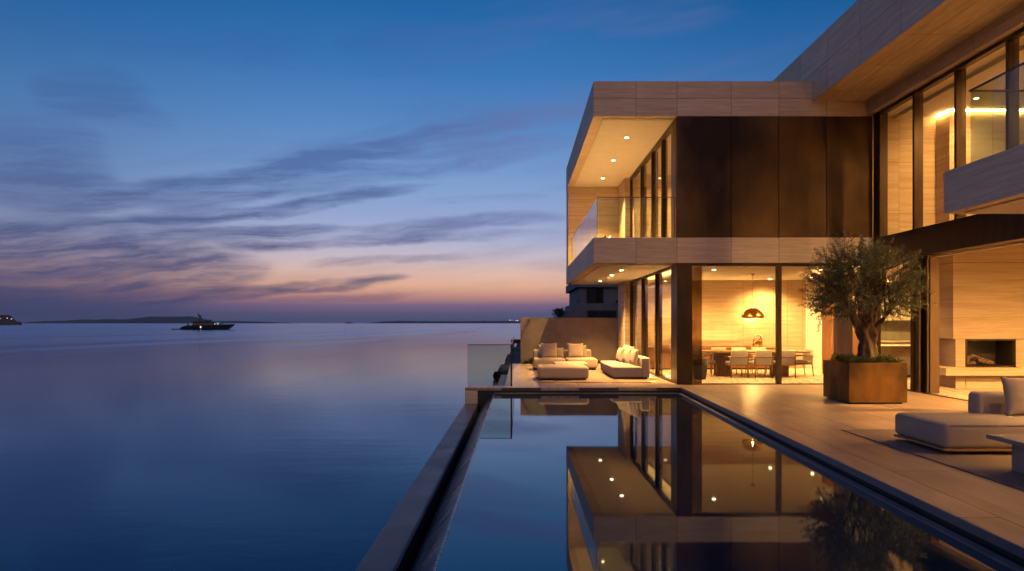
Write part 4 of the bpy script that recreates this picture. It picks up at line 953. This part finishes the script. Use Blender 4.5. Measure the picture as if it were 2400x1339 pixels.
# harbour building on its breakwater at the far left
YH = 1450.0; k = YH / F
hbld = thing('harbour_building', 'dark domed building with lamps on a breakwater at the far left', 'building', (PX(0, YH), YH, -3))
x0, x1 = PX(-60, YH), PX(44, YH)
MB().profile_y([(x0, -3.3), (x1 + 1, -3.3), (x1 - 1.5, 3.6), (x1 - 8, 4.6), (x0, 4.6)], YH, YH + 9).build('breakwater', m_rock, hbld)
bx0, bx1 = PX(-50, YH), PX(32, YH)
MB().profile_y([(bx0, 4.6), (bx1, 4.6), (bx1 - 7, 11.5), (bx1 - 14, 17.6), (bx1 - 20, 18.4), (bx0 + 10, 18.4), (bx0, 12)], YH + 1.5, YH + 8).build('hall', m_rock, hbld)
for px, py, s in ((0.5, 747, 0.9), (15.8, 746, 1.6), (25.5, 748, 1.4)):
    x, z = PX(px, YH), PZ(py, YH)
    B(x - 0.45, x + 0.45, YH + 0.9, YH + 3.2, z - 0.8, z + 0.8).build('lit_window', mat_emit('harbour_lamp', (1, 0.85, 0.72, 1), s), hbld)
# tiny craft and shore lights on the horizon
YS = 2600.0
sbt = thing('sailboat', 'tiny pale sailboat before the low island on the horizon', 'sailboat', (PX(978, YS), YS, -3))
xs = PX(978, YS)
MB().profile_y([(xs - 3.5, -2.0), (xs - 3, -3.1), (xs + 3, -3.1), (xs + 4, -1.9)], YS - 1, YS + 1).build('hull', m_white, sbt)
MB().profile_y([(xs - 2.0, -1.4), (xs + 1.4, -1.4), (xs + 1.2, 6.0)], YS - 0.05, YS + 0.05).build('sail', m_petal, sbt)
YB = 5200.0; xb = PX(817, YB)
shp = thing('ship', 'faint dark ship silhouette on the horizon', 'ship', (xb, YB, -3))
MB().profile_y([(xb - 34, 1), (xb - 30, -3.2), (xb + 28, -3.2), (xb + 36, 2)], YB - 5, YB + 5).build('hull', m_island, shp)
MB().profile_y([(xb - 14, 1), (xb + 12, 1), (xb + 8, 7), (xb - 8, 7)], YB - 4, YB + 4).build('superstructure', m_island, shp)
YL = 6480.0
for px, py, w, s in ((1195.5, 751, 4.5, 1.6), (1202, 752, 3, 0.7), (1209, 752, 4, 1.2), (1213, 751.8, 5, 1.7)):
    x, z = PX(px, YL), PZ(py, YL)
    b = thing('shore_building', 'tiny lit building on the low island near the garden wall', 'building', (x, YL, -3), 0, 'lit buildings on the low island')
    B(x - w * 1.2, x + w * 1.2, YL, YL + 20, -3, z - w * 0.5).build('wall', m_island, b)
    B(x - w, x + w, YL - 0.5, YL + 15, z - w * 0.5, z + w * 0.8).build('lit_window', mat_emit('shore_lamp', (1, 0.88, 0.72, 1), s), b)

# ================================================================== SKY
W = bpy.data.worlds.new('World'); S.world = W; W.use_nodes = True
W.node_tree.nodes.clear(); t = NT(W.node_tree)
wout = t.n('ShaderNodeOutputWorld'); bg = t.n('ShaderNodeBackground'); t.L.new(bg.outputs[0], wout.inputs[0])
gen = t.n('ShaderNodeTexCoord').outputs['Generated']; x, y, z = t.sep(gen)
hyp = t.m('SQRT', t.m('ADD', t.m('MULTIPLY', x, x), t.m('MULTIPLY', y, y)))
az = t.m('ARCTAN2', x, y); el = t.m('DIVIDE', z, t.m('MAXIMUM', hyp, 0.05))
elp = t.m('MAXIMUM', el, 0.0); zz = t.m('DIVIDE', elp, t.m('SQRT', t.m('ADD', 1.0, t.m('MULTIPLY', elp, elp))))
def zof(py): e = (HY - py) / F * 0.975; return math.sin(math.atan(e))
ROWS = [757, 735, 715, 695, 670, 640, 605, 560, 500, 420, 300, 150, 0]
GLOWC = [(80, 84, 120), (92, 90, 122), (128, 104, 132), (196, 141, 131), (233, 179, 149), (230, 190, 174), (206, 190, 197), (176, 180, 211), (150, 168, 210), (127, 161, 209), (92, 138, 196), (59, 118, 182), (36, 101, 165)]
SIDEC = [(50, 62, 98), (52, 63, 98), (56, 66, 100), (76, 75, 106), (128, 108, 126), (156, 132, 142), (150, 140, 165), (128, 136, 172), (110, 130, 172), (92, 124, 172), (72, 118, 172), (46, 101, 160), (10, 86, 146)]
pos = [zof(p) for p in ROWS]
# the whole ramp lives in 0..1 of z ** 0.5 so that the horizon bands keep their resolution
fz = t.m('SQRT', zz)
ga = t.ramp(fz, [(math.sqrt(p), lin(*c)) for p, c in zip(pos, GLOWC)] + [(0.86, lin(14, 60, 120)), (1.0, lin(10, 46, 100))])
sa = t.ramp(fz, [(math.sqrt(p), lin(*c)) for p, c in zip(pos, SIDEC)] + [(0.86, lin(8, 50, 105)), (1.0, lin(10, 46, 100))])
side = t.mr(t.m('ABSOLUTE', t.m('ADD', az, 0.12)), 0.10, 0.64, 0, 1, True)
sky = t.mix(side, ga, sa)
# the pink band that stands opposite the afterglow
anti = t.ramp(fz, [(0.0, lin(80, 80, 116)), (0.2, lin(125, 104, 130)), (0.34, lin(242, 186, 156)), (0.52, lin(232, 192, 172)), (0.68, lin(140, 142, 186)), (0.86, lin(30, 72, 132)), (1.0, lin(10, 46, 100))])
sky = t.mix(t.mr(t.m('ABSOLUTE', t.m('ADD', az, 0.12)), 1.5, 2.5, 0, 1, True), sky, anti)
# clouds: streaks at their bearing and height, frayed by noise
wv = t.xyz(t.m('MULTIPLY', az, 3.2), t.m('MULTIPLY', el, 9.0), 0.0)
nA = t.n('ShaderNodeTexNoise'); t.put(nA.inputs['Vector'], wv); nA.inputs['Scale'].default_value = 1.6; nA.inputs['Detail'].default_value = 5; nA.inputs['Roughness'].default_value = 0.6
sx, sy, sz = t.sep(nA.outputs['Color'])
az2 = t.m('ADD', az, t.m('MULTIPLY', t.m('SUBTRACT', sx, 0.5), 0.11)); el2 = t.m('ADD', el, t.m('MULTIPLY', t.m('SUBTRACT', sy, 0.5), 0.034))
def sph(px, py):
    a = math.atan((px - CX) / F); return a, (HY - py) / F * math.cos(a)
STREAKS = [(20, 492, 640, 402, 26, .75), (480, 425, 1010, 328, 24, .85), (880, 348, 1450, 228, 28, .55), (420, 432, 920, 412, 30, .5), (780, 402, 1350, 332, 26, .65),
    (370, 482, 710, 430, 17, .7), (530, 508, 1020, 426, 14, .75), (230, 546, 570, 498, 24, .9), (290, 562, 830, 535, 17, .75), (760, 542, 1340, 503, 15, .6),
    (540, 586, 1060, 549, 13, .7), (-160, 628, 560, 602, 52, .8), (60, 648, 640, 628, 36, .75), (-260, 712, 520, 700, 38, .85), (350, 652, 640, 630, 12, .75),
    (570, 682, 970, 654, 12, .75), (360, 694, 660, 682, 18, .75), (60, 200, 350, 225, 46, .6), (-90, 315, 250, 345, 40, .7), (-160, 430, 280, 398, 44, .75), (150, 250, 420, 285, 22, .4), (-200, 560, 180, 545, 30, .6),
    (1400, 80, 1720, 30, 26, .25), (-900, 420, -250, 470, 60, .5), (1500, 300, 2600, 260, 60, .4), (700, 622, 1100, 600, 9, .35), (880, 562, 1300, 543, 10, .4), (590, 508, 780, 468, 11, .5), (1000, 474, 1290, 458, 11, .3), (520, 574, 740, 558, 15, .7), (-20, 545, 300, 520, 16, .6), (90, 592, 430, 560, 19, .8), (640, 702, 1000, 690, 8, .35), (430, 516, 640, 492, 12, .6), (240, 470, 420, 452, 16, .5), (1200, 620, 2400, 600, 24, .3)]
dens = None
for x0, y0, x1, y1, w, A in STREAKS:
    a0, e0 = sph(x0, y0); a1, e1 = sph(x1, y1)
    ca, ce, L = (a0 + a1) / 2, (e0 + e1) / 2, math.hypot(a1 - a0, e1 - e0) / 2; c, s_ = (a1 - a0) / 2 / L, (e1 - e0) / 2 / L; wd = w / F * 1.25
    da, de = t.m('SUBTRACT', az2, ca), t.m('SUBTRACT', el2, ce)
    u = t.m('ADD', t.m('MULTIPLY', da, c / L), t.m('MULTIPLY', de, s_ / L))
    v = t.m('ADD', t.m('MULTIPLY', da, -s_ / wd), t.m('MULTIPLY', de, c / wd))
    d = t.m('ADD', t.m('POWER', t.m('ABSOLUTE', u), 3.0), t.m('MULTIPLY', v, v))
    k_ = t.m('MULTIPLY', t.mr(d, 1.35, 0.05, 0, 1, True), min(1.0, A * 1.25))
    dens = k_ if dens is None else t.m('SUBTRACT', t.m('ADD', dens, k_), t.m('MULTIPLY', dens, k_))
# fibres run along the streaks, gently rising to the right
fv = t.xyz(t.m('MULTIPLY', az2, 5.0), t.m('MULTIPLY', t.m('SUBTRACT', el2, t.m('MULTIPLY', az2, 0.12)), 46.0), 0.0)
fib = t.m('ADD', t.m('MULTIPLY', t.noise(fv, 1.0, 7, 0.62, 0.15), 0.7), t.m('MULTIPLY', t.noise(t.scale(fv, 2.6, 2.4, 1), 1.0, 6, 0.65, 0.25), 0.3))
fv2 = t.xyz(t.m('MULTIPLY', az2, 2.2), t.m('MULTIPLY', t.m('SUBTRACT', el, t.m('MULTIPLY', az, 0.14)), 15.0), 4.0)
wis = t.mr(t.noise(fv2, 1.0, 8, 0.62, 0.3), 0.46, 0.76, 0, 0.42, True)
wis = t.m('MULTIPLY', wis, t.m('MULTIPLY', t.mr(el, 0.02, 0.10), t.mr(el, 0.9, 0.4)))
dens = t.m('MULTIPLY', dens, t.mr(fib, 0.34, 0.58, 0.14, 1.0))
dens = t.m('ADD', dens, wis, clamp=True)
ccol = t.ramp(fz, [(0.0, lin(56, 64, 104)), (math.sqrt(zof(690)), lin(70, 72, 110)), (math.sqrt(zof(600)), lin(72, 80, 122)), (math.sqrt(zof(500)), lin(80, 98, 144)), (math.sqrt(zof(380)), lin(82, 110, 164)), (math.sqrt(zof(200)), lin(58, 98, 156)), (0.9, lin(20, 60, 110))])
mauve = t.mr(az, -0.30, 0.12, 0, 0.5, True)
ccol = t.mix(t.m('MULTIPLY', mauve, t.mr(el, 0.05, 0.2)), ccol, lin(128, 130, 182))
sky = t.mix(t.m('MULTIPLY', dens, 0.88), sky, ccol)
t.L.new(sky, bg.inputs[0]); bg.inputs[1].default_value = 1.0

# ================================================================== AIR
hz, t, out = newmat('sea_haze'); vp = t.n('ShaderNodeVolumePrincipled')
vp.inputs['Color'].default_value = (0.80, 0.88, 1.0, 1); vp.inputs['Density'].default_value = 0.00004; vp.inputs['Anisotropy'].default_value = 0.0
t.L.new(vp.outputs[0], out.inputs['Volume'])
hb_ = B(-20500, 20500, -20500, 20500, -4.6, 110).build('haze', hz); hb_['kind'] = 'stuff'

# ================================================================== CAMERA
cam = bpy.data.cameras.new('camera'); co = bpy.data.objects.new('camera', cam); COL.objects.link(co); S.camera = co
cam.sensor_width = 36; cam.lens = 36 * F / 2400; co.location = (0, 0, CAMZ); co.rotation_euler = (math.pi / 2, 0, 0)
cam.shift_x = -(CX - 1200) / 2400; cam.shift_y = (HY - 669.5) / 2400
cam.clip_start = 0.05; cam.clip_end = 150000
S.view_settings.view_transform = 'Standard'; S.view_settings.look = 'None'; S.view_settings.exposure = 0; S.view_settings.gamma = 1
S.render.engine = 'CYCLES'
cy = S.cycles
cy.use_denoising = True; cy.max_bounces = 9; cy.diffuse_bounces = 5; cy.glossy_bounces = 5; cy.transmission_bounces = 4; cy.transparent_max_bounces = 24
cy.sample_clamp_indirect = 4.0; cy.caustics_reflective = False; cy.caustics_refractive = False
